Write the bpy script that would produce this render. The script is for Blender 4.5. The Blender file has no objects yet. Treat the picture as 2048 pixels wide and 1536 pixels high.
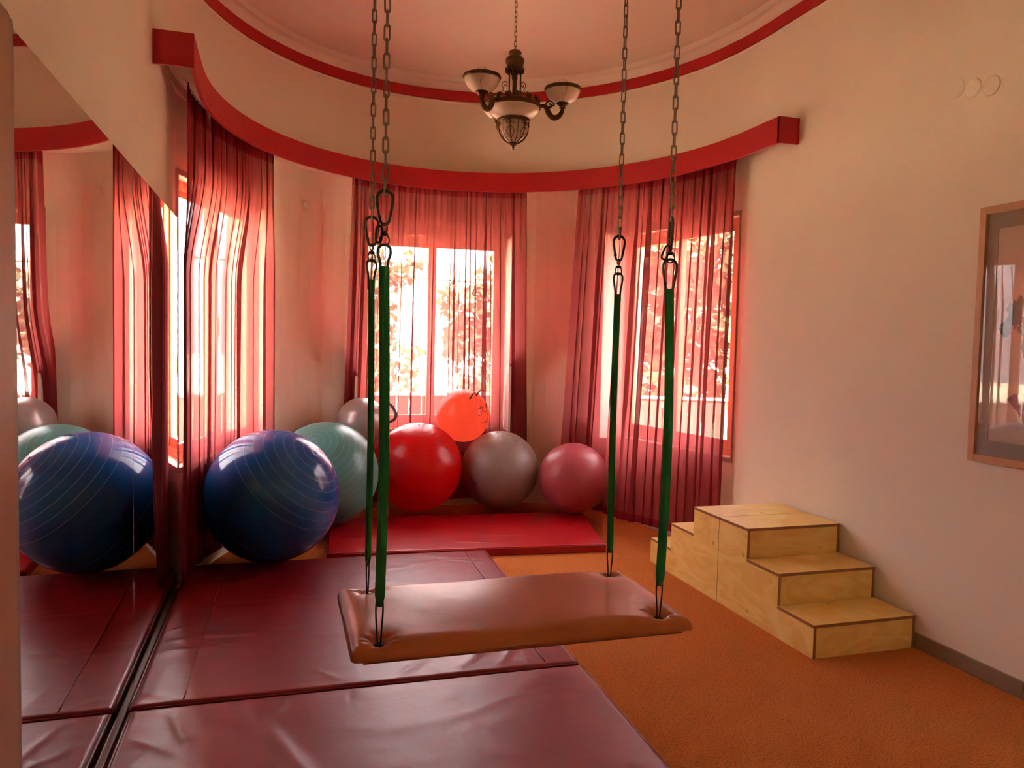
import bpy, bmesh, math, random
from math import sin, cos, pi, radians, sqrt, atan2
from mathutils import Vector, Matrix
random.seed(7)
S = bpy.context.scene
COL = S.collection

# ------------------------------------------------------------------ camera
F_PX = 1522.6; YAW, PIT, ROL = radians(16.87), radians(3.06), radians(1.29)
CAMZ = 1.5
fw = Vector((sin(YAW)*cos(PIT), cos(YAW)*cos(PIT), -sin(PIT)))
r0 = Vector((cos(YAW), -sin(YAW), 0)); u0 = r0.cross(fw)
rt = cos(ROL)*r0 + sin(ROL)*u0; up = -sin(ROL)*r0 + cos(ROL)*u0
cd = bpy.data.cameras.new('camera'); cam = bpy.data.objects.new('camera', cd); COL.objects.link(cam)
cd.sensor_width = 36; cd.lens = F_PX/2048*36; cd.clip_start = .05; cd.clip_end = 200
M = Matrix((rt, up, -fw)).transposed().to_4x4(); M.translation = (0, 0, CAMZ); cam.matrix_world = M
S.camera = cam

# ------------------------------------------------------------------ sky, sun, exposure
wd = bpy.data.worlds.new('sky'); S.world = wd; wd.use_nodes = True
nt = wd.node_tree; nt.nodes.clear()
out = nt.nodes.new('ShaderNodeOutputWorld'); bg = nt.nodes.new('ShaderNodeBackground')
tc = nt.nodes.new('ShaderNodeTexCoord'); sx = nt.nodes.new('ShaderNodeSeparateXYZ'); cr = nt.nodes.new('ShaderNodeValToRGB')
nt.links.new(tc.outputs['Generated'], sx.inputs[0]); nt.links.new(sx.outputs[2], cr.inputs[0])
cr.color_ramp.elements[0].position = 0.0; cr.color_ramp.elements[0].color = (.33, .34, .35, 1)
cr.color_ramp.elements[1].position = .5; cr.color_ramp.elements[1].color = (.93, .97, 1, 1)
nt.links.new(cr.outputs[0], bg.inputs[0]); bg.inputs[1].default_value = 5.6
nt.links.new(bg.outputs[0], out.inputs[0])
sd = bpy.data.lights.new('sun', 'SUN'); so = bpy.data.objects.new('sun', sd); COL.objects.link(so)
sd.energy = 48; sd.angle = radians(2); sd.color = (1, .93, .8)
so.rotation_euler = (Vector((.1, -.6, .8))).to_track_quat('Z', 'Y').to_euler(); so.location = (0, 0, 12)
S.view_settings.view_transform = 'Standard'; S.view_settings.look = 'None'
S.view_settings.gamma = 1; S.view_settings.use_curve_mapping = False
S.view_settings.exposure = 3.15
S.cycles.use_denoising = True
S.cycles.max_bounces = 12; S.cycles.transparent_max_bounces = 24
S.cycles.diffuse_bounces = 5; S.cycles.glossy_bounces = 5; S.cycles.transmission_bounces = 8
S.cycles.caustics_reflective = False; S.cycles.sample_clamp_indirect = 6

# ------------------------------------------------------------------ material helpers
def newmat(name):
    m = bpy.data.materials.new(name); m.use_nodes = True
    return m, m.node_tree, m.node_tree.nodes['Principled BSDF']
def lin(c): return tuple((x/12.92 if x <= .04045 else ((x+.055)/1.055)**2.4) for x in c)
def rgb(r, g, b): return (*lin((r/255, g/255, b/255)), 1)
def N(nt, t, **kw):
    n = nt.nodes.new(t)
    for k, v in kw.items():
        if k in n.inputs.keys(): n.inputs[k].default_value = v
        else: setattr(n, k, v)
    return n
def pmat(name, col, rough=.5, metal=0, var=.08, scale=8, bump=0, bscale=60, spec=.5, coat=0, stretch=None, bdist=.01, col2=None):
    m, nt, p = newmat(name); L = nt.links.new
    c = col if len(col) == 4 else (*col, 1)
    tc = N(nt, 'ShaderNodeTexCoord'); src = tc.outputs['Object']
    if stretch:
        mp = N(nt, 'ShaderNodeMapping'); mp.inputs['Scale'].default_value = stretch; L(src, mp.inputs[0]); src = mp.outputs[0]
    nz = N(nt, 'ShaderNodeTexNoise', Scale=scale, Detail=6.0); L(src, nz.inputs['Vector'])
    mx = N(nt, 'ShaderNodeMix', data_type='RGBA'); L(nz.outputs['Fac'], mx.inputs[0])
    a = col2 if col2 else tuple(x*(1-var*1.6) for x in c[:3])+(1,)
    b = c if col2 else tuple(min(1, x*(1+var)) for x in c[:3])+(1,)
    mx.inputs[6].default_value = a; mx.inputs[7].default_value = b
    L(mx.outputs[2], p.inputs['Base Color'])
    p.inputs['Roughness'].default_value = rough; p.inputs['Metallic'].default_value = metal
    p.inputs['Specular IOR Level'].default_value = spec; p.inputs['Coat Weight'].default_value = coat
    if bump:
        n2 = N(nt, 'ShaderNodeTexNoise', Scale=bscale, Detail=4.0); L(src, n2.inputs['Vector'])
        bp = N(nt, 'ShaderNodeBump', Strength=bump, Distance=bdist); L(n2.outputs['Fac'], bp.inputs['Height']); L(bp.outputs[0], p.inputs['Normal'])
    return m
WALLC = rgb(238, 225, 203)
M_wall = pmat('plaster_wall', WALLC, .85, var=.03, scale=3, bump=.12, bscale=120, bdist=.002)
M_ceil = pmat('plaster_ceiling', rgb(243, 230, 214), .9, var=.02, scale=2, bump=.06, bscale=60, bdist=.002)
M_soff = pmat('white_paint', rgb(228, 215, 200), .7, var=.02)
M_red = pmat('red_paint', rgb(190, 14, 22), .5, var=.04, scale=5, bump=.05, bscale=80, bdist=.002)
M_winwood = pmat('window_wood', rgb(196, 150, 104), .45, var=.18, scale=6, stretch=(1, 1, .12))
M_casing = pmat('casing_wood', rgb(168, 146, 128), .5, var=.15, scale=8, stretch=(1, 1, .12))
M_base = pmat('baseboard_wood', rgb(150, 122, 96), .5, var=.15, scale=10, stretch=(1, .15, 1))
M_brown = pmat('dark_strip', rgb(110, 82, 52), .4, var=.2, scale=10, stretch=(1, .1, 1))
M_door = pmat('tan_door', rgb(186, 140, 108), .5, var=.06, scale=5)
M_black = pmat('black_plastic', (.01, .01, .01), .4)
M_steel = pmat('galvanised_steel', rgb(150, 138, 120), .38, metal=1, var=.2, scale=40)
M_dsteel = pmat('dark_steel', rgb(92, 84, 76), .32, metal=1, var=.2, scale=40)
M_brass = pmat('antique_brass', rgb(112, 84, 46), .38, metal=.85, var=.4, scale=60, bump=.3, bscale=150, bdist=.003)
M_track = pmat('curtain_track', rgb(120, 95, 75), .5)

def vinyl(name, col, rough, wr=(.9, 2.0), str_=.4, d=.02, spec=.5):
    m, nt, p = newmat(name); L = nt.links.new
    tc = N(nt, 'ShaderNodeTexCoord')
    mp = N(nt, 'ShaderNodeMapping'); mp.inputs['Rotation'].default_value = (0, 0, .6); mp.inputs['Scale'].default_value = (wr[0], wr[1], 1); L(tc.outputs['Object'], mp.inputs[0])
    n1 = N(nt, 'ShaderNodeTexNoise', noise_type='RIDGED_MULTIFRACTAL', Scale=1.5, Detail=2.0, Roughness=.5, Distortion=1.1); L(mp.outputs[0], n1.inputs['Vector'])
    n2 = N(nt, 'ShaderNodeTexNoise', Scale=14.0, Detail=5.0, Roughness=.6); L(tc.outputs['Object'], n2.inputs['Vector'])
    n3 = N(nt, 'ShaderNodeTexNoise', Scale=420.0, Detail=2.0); L(tc.outputs['Object'], n3.inputs['Vector'])
    b1 = N(nt, 'ShaderNodeBump', Strength=str_, Distance=d); L(n1.outputs['Fac'], b1.inputs['Height'])
    b2 = N(nt, 'ShaderNodeBump', Strength=.22, Distance=.006); L(n2.outputs['Fac'], b2.inputs['Height']); L(b1.outputs[0], b2.inputs['Normal'])
    b3 = N(nt, 'ShaderNodeBump', Strength=.12, Distance=.001); L(n3.outputs['Fac'], b3.inputs['Height']); L(b2.outputs[0], b3.inputs['Normal'])
    L(b3.outputs[0], p.inputs['Normal'])
    mx = N(nt, 'ShaderNodeMix', data_type='RGBA'); L(n2.outputs['Fac'], mx.inputs[0])
    mx.inputs[6].default_value = tuple(x*.85 for x in col[:3])+(1,); mx.inputs[7].default_value = col
    L(mx.outputs[2], p.inputs['Base Color'])
    mr = N(nt, 'ShaderNodeMapRange'); mr.inputs[3].default_value = rough*.8; mr.inputs[4].default_value = rough*1.25; L(n2.outputs['Fac'], mr.inputs[0]); L(mr.outputs[0], p.inputs['Roughness'])
    p.inputs['Specular IOR Level'].default_value = spec
    return m
M_mat = vinyl('maroon_vinyl', rgb(138, 16, 26), .36)
M_mat2 = vinyl('bright_red_vinyl', rgb(176, 10, 22), .36, str_=.16)
M_seatv = vinyl('tan_vinyl', rgb(184, 102, 46), .3, wr=(1, 1), str_=.03, d=.01)

def carpet():
    m, nt, p = newmat('orange_carpet'); L = nt.links.new
    tc = N(nt, 'ShaderNodeTexCoord')
    n1 = N(nt, 'ShaderNodeTexNoise', Scale=2.2, Detail=5.0, Roughness=.6); L(tc.outputs['Object'], n1.inputs['Vector'])
    n2 = N(nt, 'ShaderNodeTexNoise', Scale=130.0, Detail=3.0, Roughness=.7); L(tc.outputs['Object'], n2.inputs['Vector'])
    n3 = N(nt, 'ShaderNodeTexVoronoi', Scale=230.0); L(tc.outputs['Object'], n3.inputs['Vector'])
    mx = N(nt, 'ShaderNodeMix', data_type='RGBA'); mx.inputs[6].default_value = rgb(250, 134, 58); mx.inputs[7].default_value = rgb(255, 164, 92); L(n1.outputs['Fac'], mx.inputs[0])
    cr = N(nt, 'ShaderNodeValToRGB'); L(n2.outputs['Fac'], cr.inputs[0])
    cr.color_ramp.elements[0].position = .33; cr.color_ramp.elements[0].color = (.5, .40, .33, 1)
    cr.color_ramp.elements[1].position = .52; cr.color_ramp.elements[1].color = (1, 1, 1, 1)
    mu = N(nt, 'ShaderNodeMix', data_type='RGBA', blend_type='MULTIPLY'); mu.inputs[0].default_value = 1; L(mx.outputs[2], mu.inputs[6]); L(cr.outputs[0], mu.inputs[7])
    L(mu.outputs[2], p.inputs['Base Color'])
    ad = N(nt, 'ShaderNodeMath', operation='ADD'); L(n2.outputs['Fac'], ad.inputs[0]); L(n3.outputs['Distance'], ad.inputs[1])
    bp = N(nt, 'ShaderNodeBump', Strength=.9, Distance=.012); L(ad.outputs[0], bp.inputs['Height']); L(bp.outputs[0], p.inputs['Normal'])
    p.inputs['Roughness'].default_value = 1; p.inputs['Specular IOR Level'].default_value = .1
    p.inputs['Sheen Weight'].default_value = .35; p.inputs['Sheen Tint'].default_value = rgb(255, 170, 90)
    return m
M_carpet = carpet()

def birch(name, c1, c2, rough=.35, ring=True):
    m, nt, p = newmat(name); L = nt.links.new
    tc = N(nt, 'ShaderNodeTexCoord')
    mp = N(nt, 'ShaderNodeMapping'); mp.inputs['Scale'].default_value = (1, .9, 3.2); L(tc.outputs['Object'], mp.inputs[0])
    n1 = N(nt, 'ShaderNodeTexNoise', Scale=2.4, Detail=4.0, Distortion=1.2); L(mp.outputs[0], n1.inputs['Vector'])
    ml = N(nt, 'ShaderNodeMath', operation='MULTIPLY'); ml.inputs[1].default_value = 26.0; L(n1.outputs['Fac'], ml.inputs[0])
    sn = N(nt, 'ShaderNodeMath', operation='SINE'); L(ml.outputs[0], sn.inputs[0])
    mr = N(nt, 'ShaderNodeMapRange'); mr.inputs[1].default_value = -1; mr.inputs[3].default_value = .0; mr.inputs[4].default_value = 1.0; L(sn.outputs[0], mr.inputs[0])
    n2 = N(nt, 'ShaderNodeTexNoise', Scale=5.0, Detail=3.0, Distortion=.6); L(tc.outputs['Object'], n2.inputs['Vector'])
    av = N(nt, 'ShaderNodeMix'); av.inputs[0].default_value = .62; L(mr.outputs[0], av.inputs[2]); L(n2.outputs['Fac'], av.inputs[3])
    mx = N(nt, 'ShaderNodeMix', data_type='RGBA'); mx.inputs[6].default_value = c2; mx.inputs[7].default_value = c1; L(av.outputs[0], mx.inputs[0])
    # knots
    vo = N(nt, 'ShaderNodeTexVoronoi', Scale=5.5); L(tc.outputs['Object'], vo.inputs['Vector'])
    kr = N(nt, 'ShaderNodeValToRGB'); L(vo.outputs['Distance'], kr.inputs[0])
    kr.color_ramp.elements[0].position = .03; kr.color_ramp.elements[0].color = (.45, .3, .2, 1); kr.color_ramp.elements[1].position = .1; kr.color_ramp.elements[1].color = (1, 1, 1, 1)
    mu = N(nt, 'ShaderNodeMix', data_type='RGBA', blend_type='MULTIPLY'); mu.inputs[0].default_value = .8; L(mx.outputs[2], mu.inputs[6]); L(kr.outputs[0], mu.inputs[7])
    L(mu.outputs[2], p.inputs['Base Color']); p.inputs['Roughness'].default_value = rough
    return m
M_birch = birch('birch_plywood', rgb(255, 228, 140), rgb(234, 184, 88))
M_plyedge = pmat('plywood_edge', rgb(158, 106, 58), .5, var=.3, scale=30, stretch=(1, 1, 12))

def ballmat(name, col, rough=.28, rings=34, trans=0, lim=(0, 1), line=1.35, lcol=None, spec=.5, metal=0, transcol=None, lw_=.06):
    """vinyl ball with fine moulded rings around its valve axis (object z)"""
    m, nt, p = newmat(name); L = nt.links.new
    tc = N(nt, 'ShaderNodeTexCoord'); nv = N(nt, 'ShaderNodeVectorMath', operation='NORMALIZE'); L(tc.outputs['Object'], nv.inputs[0])
    sp = N(nt, 'ShaderNodeSeparateXYZ'); L(nv.outputs[0], sp.inputs[0])
    ac = N(nt, 'ShaderNodeMath', operation='ARCCOSINE'); L(sp.outputs[2], ac.inputs[0])
    d = N(nt, 'ShaderNodeMath', operation='MULTIPLY'); d.inputs[1].default_value = rings/pi; L(ac.outputs[0], d.inputs[0])
    fr = N(nt, 'ShaderNodeMath', operation='FRACT'); L(d.outputs[0], fr.inputs[0])
    sb = N(nt, 'ShaderNodeMath', operation='SUBTRACT'); sb.inputs[1].default_value = .5; L(fr.outputs[0], sb.inputs[0])
    ab = N(nt, 'ShaderNodeMath', operation='ABSOLUTE'); L(sb.outputs[0], ab.inputs[0])
    mr = N(nt, 'ShaderNodeMapRange'); mr.inputs[1].default_value = .0; mr.inputs[2].default_value = lw_; mr.inputs[3].default_value = 1; mr.inputs[4].default_value = 0; L(ab.outputs[0], mr.inputs[0])
    # rings fade out near the equator band
    az = N(nt, 'ShaderNodeMath', operation='ABSOLUTE'); L(sp.outputs[2], az.inputs[0])
    fd = N(nt, 'ShaderNodeMapRange'); fd.inputs[1].default_value = lim[0]; fd.inputs[2].default_value = lim[0]+.15; L(az.outputs[0], fd.inputs[0])
    mm = N(nt, 'ShaderNodeMath', operation='MULTIPLY'); L(mr.outputs[0], mm.inputs[0]); L(fd.outputs[0], mm.inputs[1])
    bp = N(nt, 'ShaderNodeBump', Strength=.25, Distance=.0015); L(mm.outputs[0], bp.inputs['Height']); L(bp.outputs[0], p.inputs['Normal'])
    mx = N(nt, 'ShaderNodeMix', data_type='RGBA'); L(mm.outputs[0], mx.inputs[0]); mx.inputs[6].default_value = col
    mx.inputs[7].default_value = lcol if lcol else tuple(min(1, x*line) for x in col[:3])+(1,)
    L(mx.outputs[2], p.inputs['Base Color'])
    p.inputs['Roughness'].default_value = rough; p.inputs['Specular IOR Level'].default_value = spec; p.inputs['Metallic'].default_value = metal
    if trans:
        tr = N(nt, 'ShaderNodeBsdfTranslucent'); tr.inputs[0].default_value = transcol or col
        ms = N(nt, 'ShaderNodeMixShader'); ms.inputs[0].default_value = trans
        L(p.outputs[0], ms.inputs[1]); L(tr.outputs[0], ms.inputs[2]); L(ms.outputs[0], nt.nodes['Material Output'].inputs[0])
    return m
M_blue = ballmat('blue_vinyl', rgb(14, 92, 166), .13, 22, lim=(.2, 1), lcol=rgb(120, 170, 225), lw_=.04)
M_teal = ballmat('teal_vinyl', rgb(84, 148, 142), .3, 26, lim=(.1, 1), lcol=rgb(136, 192, 186), lw_=.045)
M_rball = ballmat('red_vinyl', rgb(212, 10, 14), .26, 26, lim=(.5, 1), trans=.25, transcol=rgb(255, 20, 20))
M_grey = ballmat('grey_vinyl', rgb(150, 140, 130), .33, 44, lcol=rgb(110, 100, 92))
M_pink = ballmat('rose_vinyl', rgb(178, 84, 92), .36, 50, lcol=rgb(140, 58, 66))
M_silver = ballmat('silver_vinyl', rgb(165, 155, 150), .3, 8, lim=(.99, 1), metal=.35)
M_cat = ballmat('orange_red_vinyl', rgb(255, 96, 66), .22, 8, lim=(.99, 1), trans=.66, transcol=rgb(255, 172, 140))
M_ink = pmat('black_ink', (.012, .008, .01), .5)
M_handle = pmat('grey_rubber', rgb(96, 82, 78), .5)

def sheer(name, col, tau=.42, tcol=None):
    """open weave: how much shows through falls as the cloth turns edge-on"""
    m, nt, p = newmat(name); nt.nodes.remove(p); L = nt.links.new; o = nt.nodes['Material Output']
    lw = N(nt, 'ShaderNodeLayerWeight', Blend=.5)
    c = N(nt, 'ShaderNodeMath', operation='SUBTRACT'); c.inputs[0].default_value = 1; L(lw.outputs['Facing'], c.inputs[1])
    cm = N(nt, 'ShaderNodeMath', operation='MAXIMUM'); cm.inputs[1].default_value = .25; L(c.outputs[0], cm.inputs[0])
    dv = N(nt, 'ShaderNodeMath', operation='DIVIDE'); dv.inputs[0].default_value = 1; L(cm.outputs[0], dv.inputs[1])
    pw = N(nt, 'ShaderNodeMath', operation='POWER'); pw.inputs[0].default_value = 1-tau; L(dv.outputs[0], pw.inputs[1])
    df = N(nt, 'ShaderNodeBsdfDiffuse'); df.inputs[0].default_value = col
    tl = N(nt, 'ShaderNodeBsdfTranslucent'); tl.inputs[0].default_value = tcol or col
    a = N(nt, 'ShaderNodeMixShader'); a.inputs[0].default_value = .20; L(df.outputs[0], a.inputs[1]); L(tl.outputs[0], a.inputs[2])
    tp = N(nt, 'ShaderNodeBsdfTransparent'); tp.inputs[0].default_value = (1, .92, .90, 1)
    b = N(nt, 'ShaderNodeMixShader'); L(pw.outputs[0], b.inputs[0]); L(a.outputs[0], b.inputs[1]); L(tp.outputs[0], b.inputs[2])
    L(b.outputs[0], o.inputs[0])
    return m
M_sheer = sheer('rose_sheer', rgb(152, 54, 60), .72, rgb(188, 88, 86))
M_head = sheer('rose_sheer_doubled', rgb(138, 28, 42), .88, rgb(160, 36, 50))

def glassmat(name, tint=(.97, .98, .98, 1), refl=.035):
    m, nt, p = newmat(name); nt.nodes.remove(p); L = nt.links.new; o = nt.nodes['Material Output']
    g = N(nt, 'ShaderNodeBsdfGlossy', Roughness=.01); t = N(nt, 'ShaderNodeBsdfTransparent'); t.inputs[0].default_value = tint
    lw = N(nt, 'ShaderNodeLayerWeight', Blend=.5); pw = N(nt, 'ShaderNodeMath', operation='POWER'); pw.inputs[1].default_value = 5; L(lw.outputs['Facing'], pw.inputs[0])
    fr = N(nt, 'ShaderNodeMath', operation='MULTIPLY_ADD'); fr.inputs[1].default_value = .9; fr.inputs[2].default_value = refl; L(pw.outputs[0], fr.inputs[0])
    mx = N(nt, 'ShaderNodeMixShader'); L(fr.outputs[0], mx.inputs[0]); L(t.outputs[0], mx.inputs[1]); L(g.outputs[0], mx.inputs[2])
    L(mx.outputs[0], o.inputs[0]); return m
M_glass = glassmat('clear_glass')
def mirrormat():
    m, nt, p = newmat('mirror_glass'); p.inputs['Metallic'].default_value = 1; p.inputs['Roughness'].default_value = .006
    p.inputs['Base Color'].default_value = (.80, .80, .77, 1); return m
M_mirror = mirrormat()
M_green = pmat('green_webbing', rgb(14, 128, 64), .75, var=.15, scale=30, bump=.3, bscale=300, bdist=.001)
M_stitch = pmat('green_thread', rgb(60, 120, 74), .8)
M_alab = pmat('alabaster_glass', rgb(250, 232, 214), .25, var=.05, scale=12)
M_vein = pmat('alabaster_vein', rgb(120, 80, 60), .4)
M_frame = pmat('oak_frame', rgb(205, 148, 98), .45, var=.08, scale=14, stretch=(1, 1, .1))
M_matbd = pmat('grey_mount', rgb(178, 158, 136), .8, var=.02)
M_paper = pmat('paper', rgb(226, 196, 172), .8, var=.03)
M_leafink = pmat('green_ink', rgb(92, 122, 104), .8, var=.35, scale=30)
M_trunkink = pmat('umber_ink', rgb(84, 48, 50), .8, var=.4, scale=30)
M_rockink = pmat('violet_ink', rgb(142, 116, 140), .8, var=.3, scale=25)

# ------------------------------------------------------------------ geometry helpers
def link(name, me, mat=None, parent=None, loc=None, rot=None):
    o = bpy.data.objects.new(name, me); COL.objects.link(o)
    if mat is not None and me is not None:
        for m in (mat if isinstance(mat, (list, tuple)) else [mat]): me.materials.append(m)
    if parent: o.parent = parent
    if loc is not None: o.location = loc
    if rot is not None: o.rotation_euler = rot
    return o
def obj(name, bm, mat, parent=None, smooth=False, loc=None, rot=None):
    bmesh.ops.recalc_face_normals(bm, faces=bm.faces[:])
    me = bpy.data.meshes.new(name); bm.to_mesh(me); bm.free()
    if smooth:
        for p in me.polygons: p.use_smooth = True
    return link(name, me, mat, parent, loc, rot)
def pyobj(name, v, f, mat, parent=None, smooth=False, loc=None, rot=None, mi=None):
    me = bpy.data.meshes.new(name); me.from_pydata([tuple(x) for x in v], [], f); me.update()
    if smooth:
        for p in me.polygons: p.use_smooth = True
    if mi:
        for p, i in zip(me.polygons, mi): p.material_index = i
    return link(name, me, mat, parent, loc, rot)
def tag(o, label=None, cat=None, group=None, kind=None):
    if label: o['label'] = label
    if cat: o['category'] = cat
    if group: o['group'] = group
    if kind: o['kind'] = kind
    return o
def empty(name, loc=(0, 0, 0), label=None, cat=None, group=None, parent=None):
    o = bpy.data.objects.new(name, None); COL.objects.link(o); o.location = loc; o.empty_display_size = .05
    if parent: o.parent = parent
    return tag(o, label, cat, group)
def struct(o): o['kind'] = 'structure'; return o
def box(bm, a, b, bev=0, mi=0):
    vs = [bm.verts.new((x, y, z)) for x in (a[0], b[0]) for y in (a[1], b[1]) for z in (a[2], b[2])]
    fs = [bm.faces.new([vs[i] for i in q]) for q in ((0, 1, 3, 2), (4, 6, 7, 5), (0, 4, 5, 1), (2, 3, 7, 6), (0, 2, 6, 4), (1, 5, 7, 3))]
    for f in fs: f.material_index = mi
    if bev:
        es = list({e for f in fs for e in f.edges}); bmesh.ops.bevel(bm, geom=es, offset=bev, segments=2, affect='EDGES', profile=.5)
    return fs
def boxobj(name, a, b, mat, parent=None, bev=0):
    bm = bmesh.new(); box(bm, a, b, bev); return obj(name, bm, mat, parent)
def tube(bm, pts, r, seg=8, closed=False, cap=True, flat=1.0):
    """sweep a circle along pts; r may be a list"""
    pts = [Vector(p) for p in pts]; n = len(pts); rings = []; prev = None
    for i, p in enumerate(pts):
        if closed: t = (pts[(i+1) % n]-pts[i-1])
        else: t = pts[min(i+1, n-1)]-pts[max(i-1, 0)]
        t.normalize()
        if prev is None:
            a = Vector((0, 0, 1)) if abs(t.z) < .9 else Vector((1, 0, 0)); u = t.cross(a).normalized()
        else: u = (prev-t*prev.dot(t)).normalized()
        prev = u; v = t.cross(u); rr = r[i] if isinstance(r, (list, tuple)) else r
        rings.append([bm.verts.new(p+u*cos(2*pi*k/seg)*rr+v*sin(2*pi*k/seg)*rr*flat) for k in range(seg)])
    m = n if closed else n-1
    for i in range(m):
        a, b = rings[i], rings[(i+1) % n]
        for k in range(seg): bm.faces.new((a[k], a[(k+1) % seg], b[(k+1) % seg], b[k]))
    if not closed and cap:
        bm.faces.new(rings[0][::-1]); bm.faces.new(rings[-1])
def tubeobj(name, pts, r, mat, parent=None, seg=8, closed=False, flat=1.0, loc=None, rot=None):
    bm = bmesh.new(); tube(bm, pts, r, seg, closed, flat=flat); return obj(name, bm, mat, parent, True, loc, rot)
def lathe(bm, prof, seg=32, c=(0, 0, 0)):
    rings = []
    for r, z in prof:
        if r < 1e-5: rings.append([bm.verts.new((c[0], c[1], c[2]+z))])
        else: rings.append([bm.verts.new((c[0]+r*cos(2*pi*k/seg), c[1]+r*sin(2*pi*k/seg), c[2]+z)) for k in range(seg)])
    for a, b in zip(rings, rings[1:]):
        for k in range(seg):
            k2 = (k+1) % seg
            if len(a) == 1 and len(b) == 1: continue
            if len(a) == 1: bm.faces.new((a[0], b[k2], b[k]))
            elif len(b) == 1: bm.faces.new((a[k], a[k2], b[0]))
            else: bm.faces.new((a[k], a[k2], b[k2], b[k]))
def latheobj(name, prof, mat, parent=None, seg=32, loc=None, rot=None):
    bm = bmesh.new(); lathe(bm, prof, seg); return obj(name, bm, mat, parent, True, loc, rot)
def ell(th, off=0, a=1.85, b=2.11, cx=1.255, cy=4.5):
    return (cx+(a-off)*cos(th), cy+(b-off)*sin(th))
def strip(name, paths, mat, parent=None, smooth=False, closed=False):
    """loft quads between successive 3-D polylines of equal length"""
    v = [p for pa in paths for p in pa]; n = len(paths[0]); f = []
    for i in range(len(paths)-1+(1 if closed else 0)):
        j = (i+1) % len(paths)
        for k in range(n-1): f.append((i*n+k, i*n+k+1, j*n+k+1, j*n+k))
    return pyobj(name, v, f, mat, parent, smooth)

# ------------------------------------------------------------------ room shell
XL, XR, YB = -.595, 3.105, -2.2
ZC, ZS = 3.76, 2.90          # ceiling, soffit above the curtains
Z0, Z1 = .714, 2.44          # window sill and head
floor = struct(boxobj('floor', (-1.2, YB-.2, -.2), (3.6, 7.2, 0), M_carpet))
struct(boxobj('ceiling', (-1.4, YB-.3, ZC), (3.9, 7.4, ZC+.2), M_ceil))
# side walls (thick)
bm = bmesh.new()
box(bm, (XL-.25, -.4, 0), (XL, 4.5, ZC)); box(bm, (XL-.25, YB, 0), (XL, -1.6, ZC)); box(bm, (XL-.25, -1.6, 0), (XL, -.4, 1.75)); box(bm, (XL-.25, -1.6, 2.3), (XL, -.4, ZC)); box(bm, (XL-.25, -1.6, 1.75), (XL, -1.0, 2.3))
struct(obj('wall_left', bm, M_wall))
struct(boxobj('wall_right', (XR, YB, 0), (XR+.25, 4.5, ZC), M_wall))
struct(boxobj('wall_front', (XL-.25, YB-.2, 0), (XR+.25, YB, ZC), M_wall))
# apse: elliptical wall above the soffit, flats with window openings below it
ths = [pi*i/64 for i in range(65)]
up_path = [ell(t) for t in ths]
W = [  # windows: p0 -> p1 along the inside face, seen from inside left to right
    (Vector((XL, 4.885)), Vector((-.18, 6.09))),
    (Vector((.63, 6.80)), Vector((1.975, 6.80))),
    (Vector((2.825, 6.10)), Vector((XR, 4.75)))]
def bez(p, c1, c2, q, n=10):
    return [((1-t)**3*p+3*(1-t)**2*t*c1+3*(1-t)*t*t*c2+t**3*q) for t in [i/n for i in range(n+1)]]
pierL = bez(W[0][1], W[0][1]+Vector((.12, .36)), W[1][0]-Vector((.35, .0)), W[1][0])
pierR = bez(W[1][1], W[1][1]+Vector((.5, .0)), W[2][0]+Vector((-.08, .36)), W[2][0])
low = [Vector((XL, 4.5)), W[0][0]] + pierL + pierR + [W[2][1], Vector((XR, 4.5))]
v = []; f = []
def quad(a, b, c, d):
    i = len(v); v.extend([a, b, c, d]); f.append((i, i+1, i+2, i+3))
DEP = .16
for i in range(len(low)-1):
    a, b = low[i], low[i+1]
    isw = any((a-w[0]).length < 1e-4 and (b-w[1]).length < 1e-4 for w in W)
    if not isw:
        quad((a.x, a.y, 0), (b.x, b.y, 0), (b.x, b.y, ZS), (a.x, a.y, ZS))
    else:
        quad((a.x, a.y, 0), (b.x, b.y, 0), (b.x, b.y, Z0), (a.x, a.y, Z0))
        quad((a.x, a.y, Z1), (b.x, b.y, Z1), (b.x, b.y, ZS), (a.x, a.y, ZS))
struct(pyobj('wall_back', v, f, M_wall))
# rounded elliptical wall above the curtain recess, closed by a soffit
v = []; f = []
for t in ths:
    x, y = ell(t); v += [(x, y, ZS), (x, y, ZC)]
for i in range(64): f.append((2*i, 2*i+2, 2*i+3, 2*i+1))
struct(pyobj('wall_back', v, f, M_wall, smooth=True))
pl = [(XR+.2, 4.0), (XR+.2, 7.1), (XL-.2, 7.1), (XL-.2, 4.0)]
bm = bmesh.new(); inner = [bm.verts.new((*ell(t), ZS)) for t in ths]
outr = []
for t in ths:
    x, y = ell(t); d = Vector((cos(t), sin(t))); outr.append(bm.verts.new((x+d.x*.55, y+d.y*.55, ZS)))
for i in range(64): bm.faces.new((inner[i], inner[i+1], outr[i+1], outr[i]))
struct(obj('soffit', bm, M_soff))
# solid outer skin behind the upper wall and below (keeps the daylight out)
v = []; f = []
for t in ths:
    x, y = ell(t, -.55); v += [(x, y, ZS), (x, y, ZC+.2)]
for i in range(64): f.append((2*i, 2*i+2, 2*i+3, 2*i+1))
struct(pyobj('wall_back', v, f, M_wall))

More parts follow.
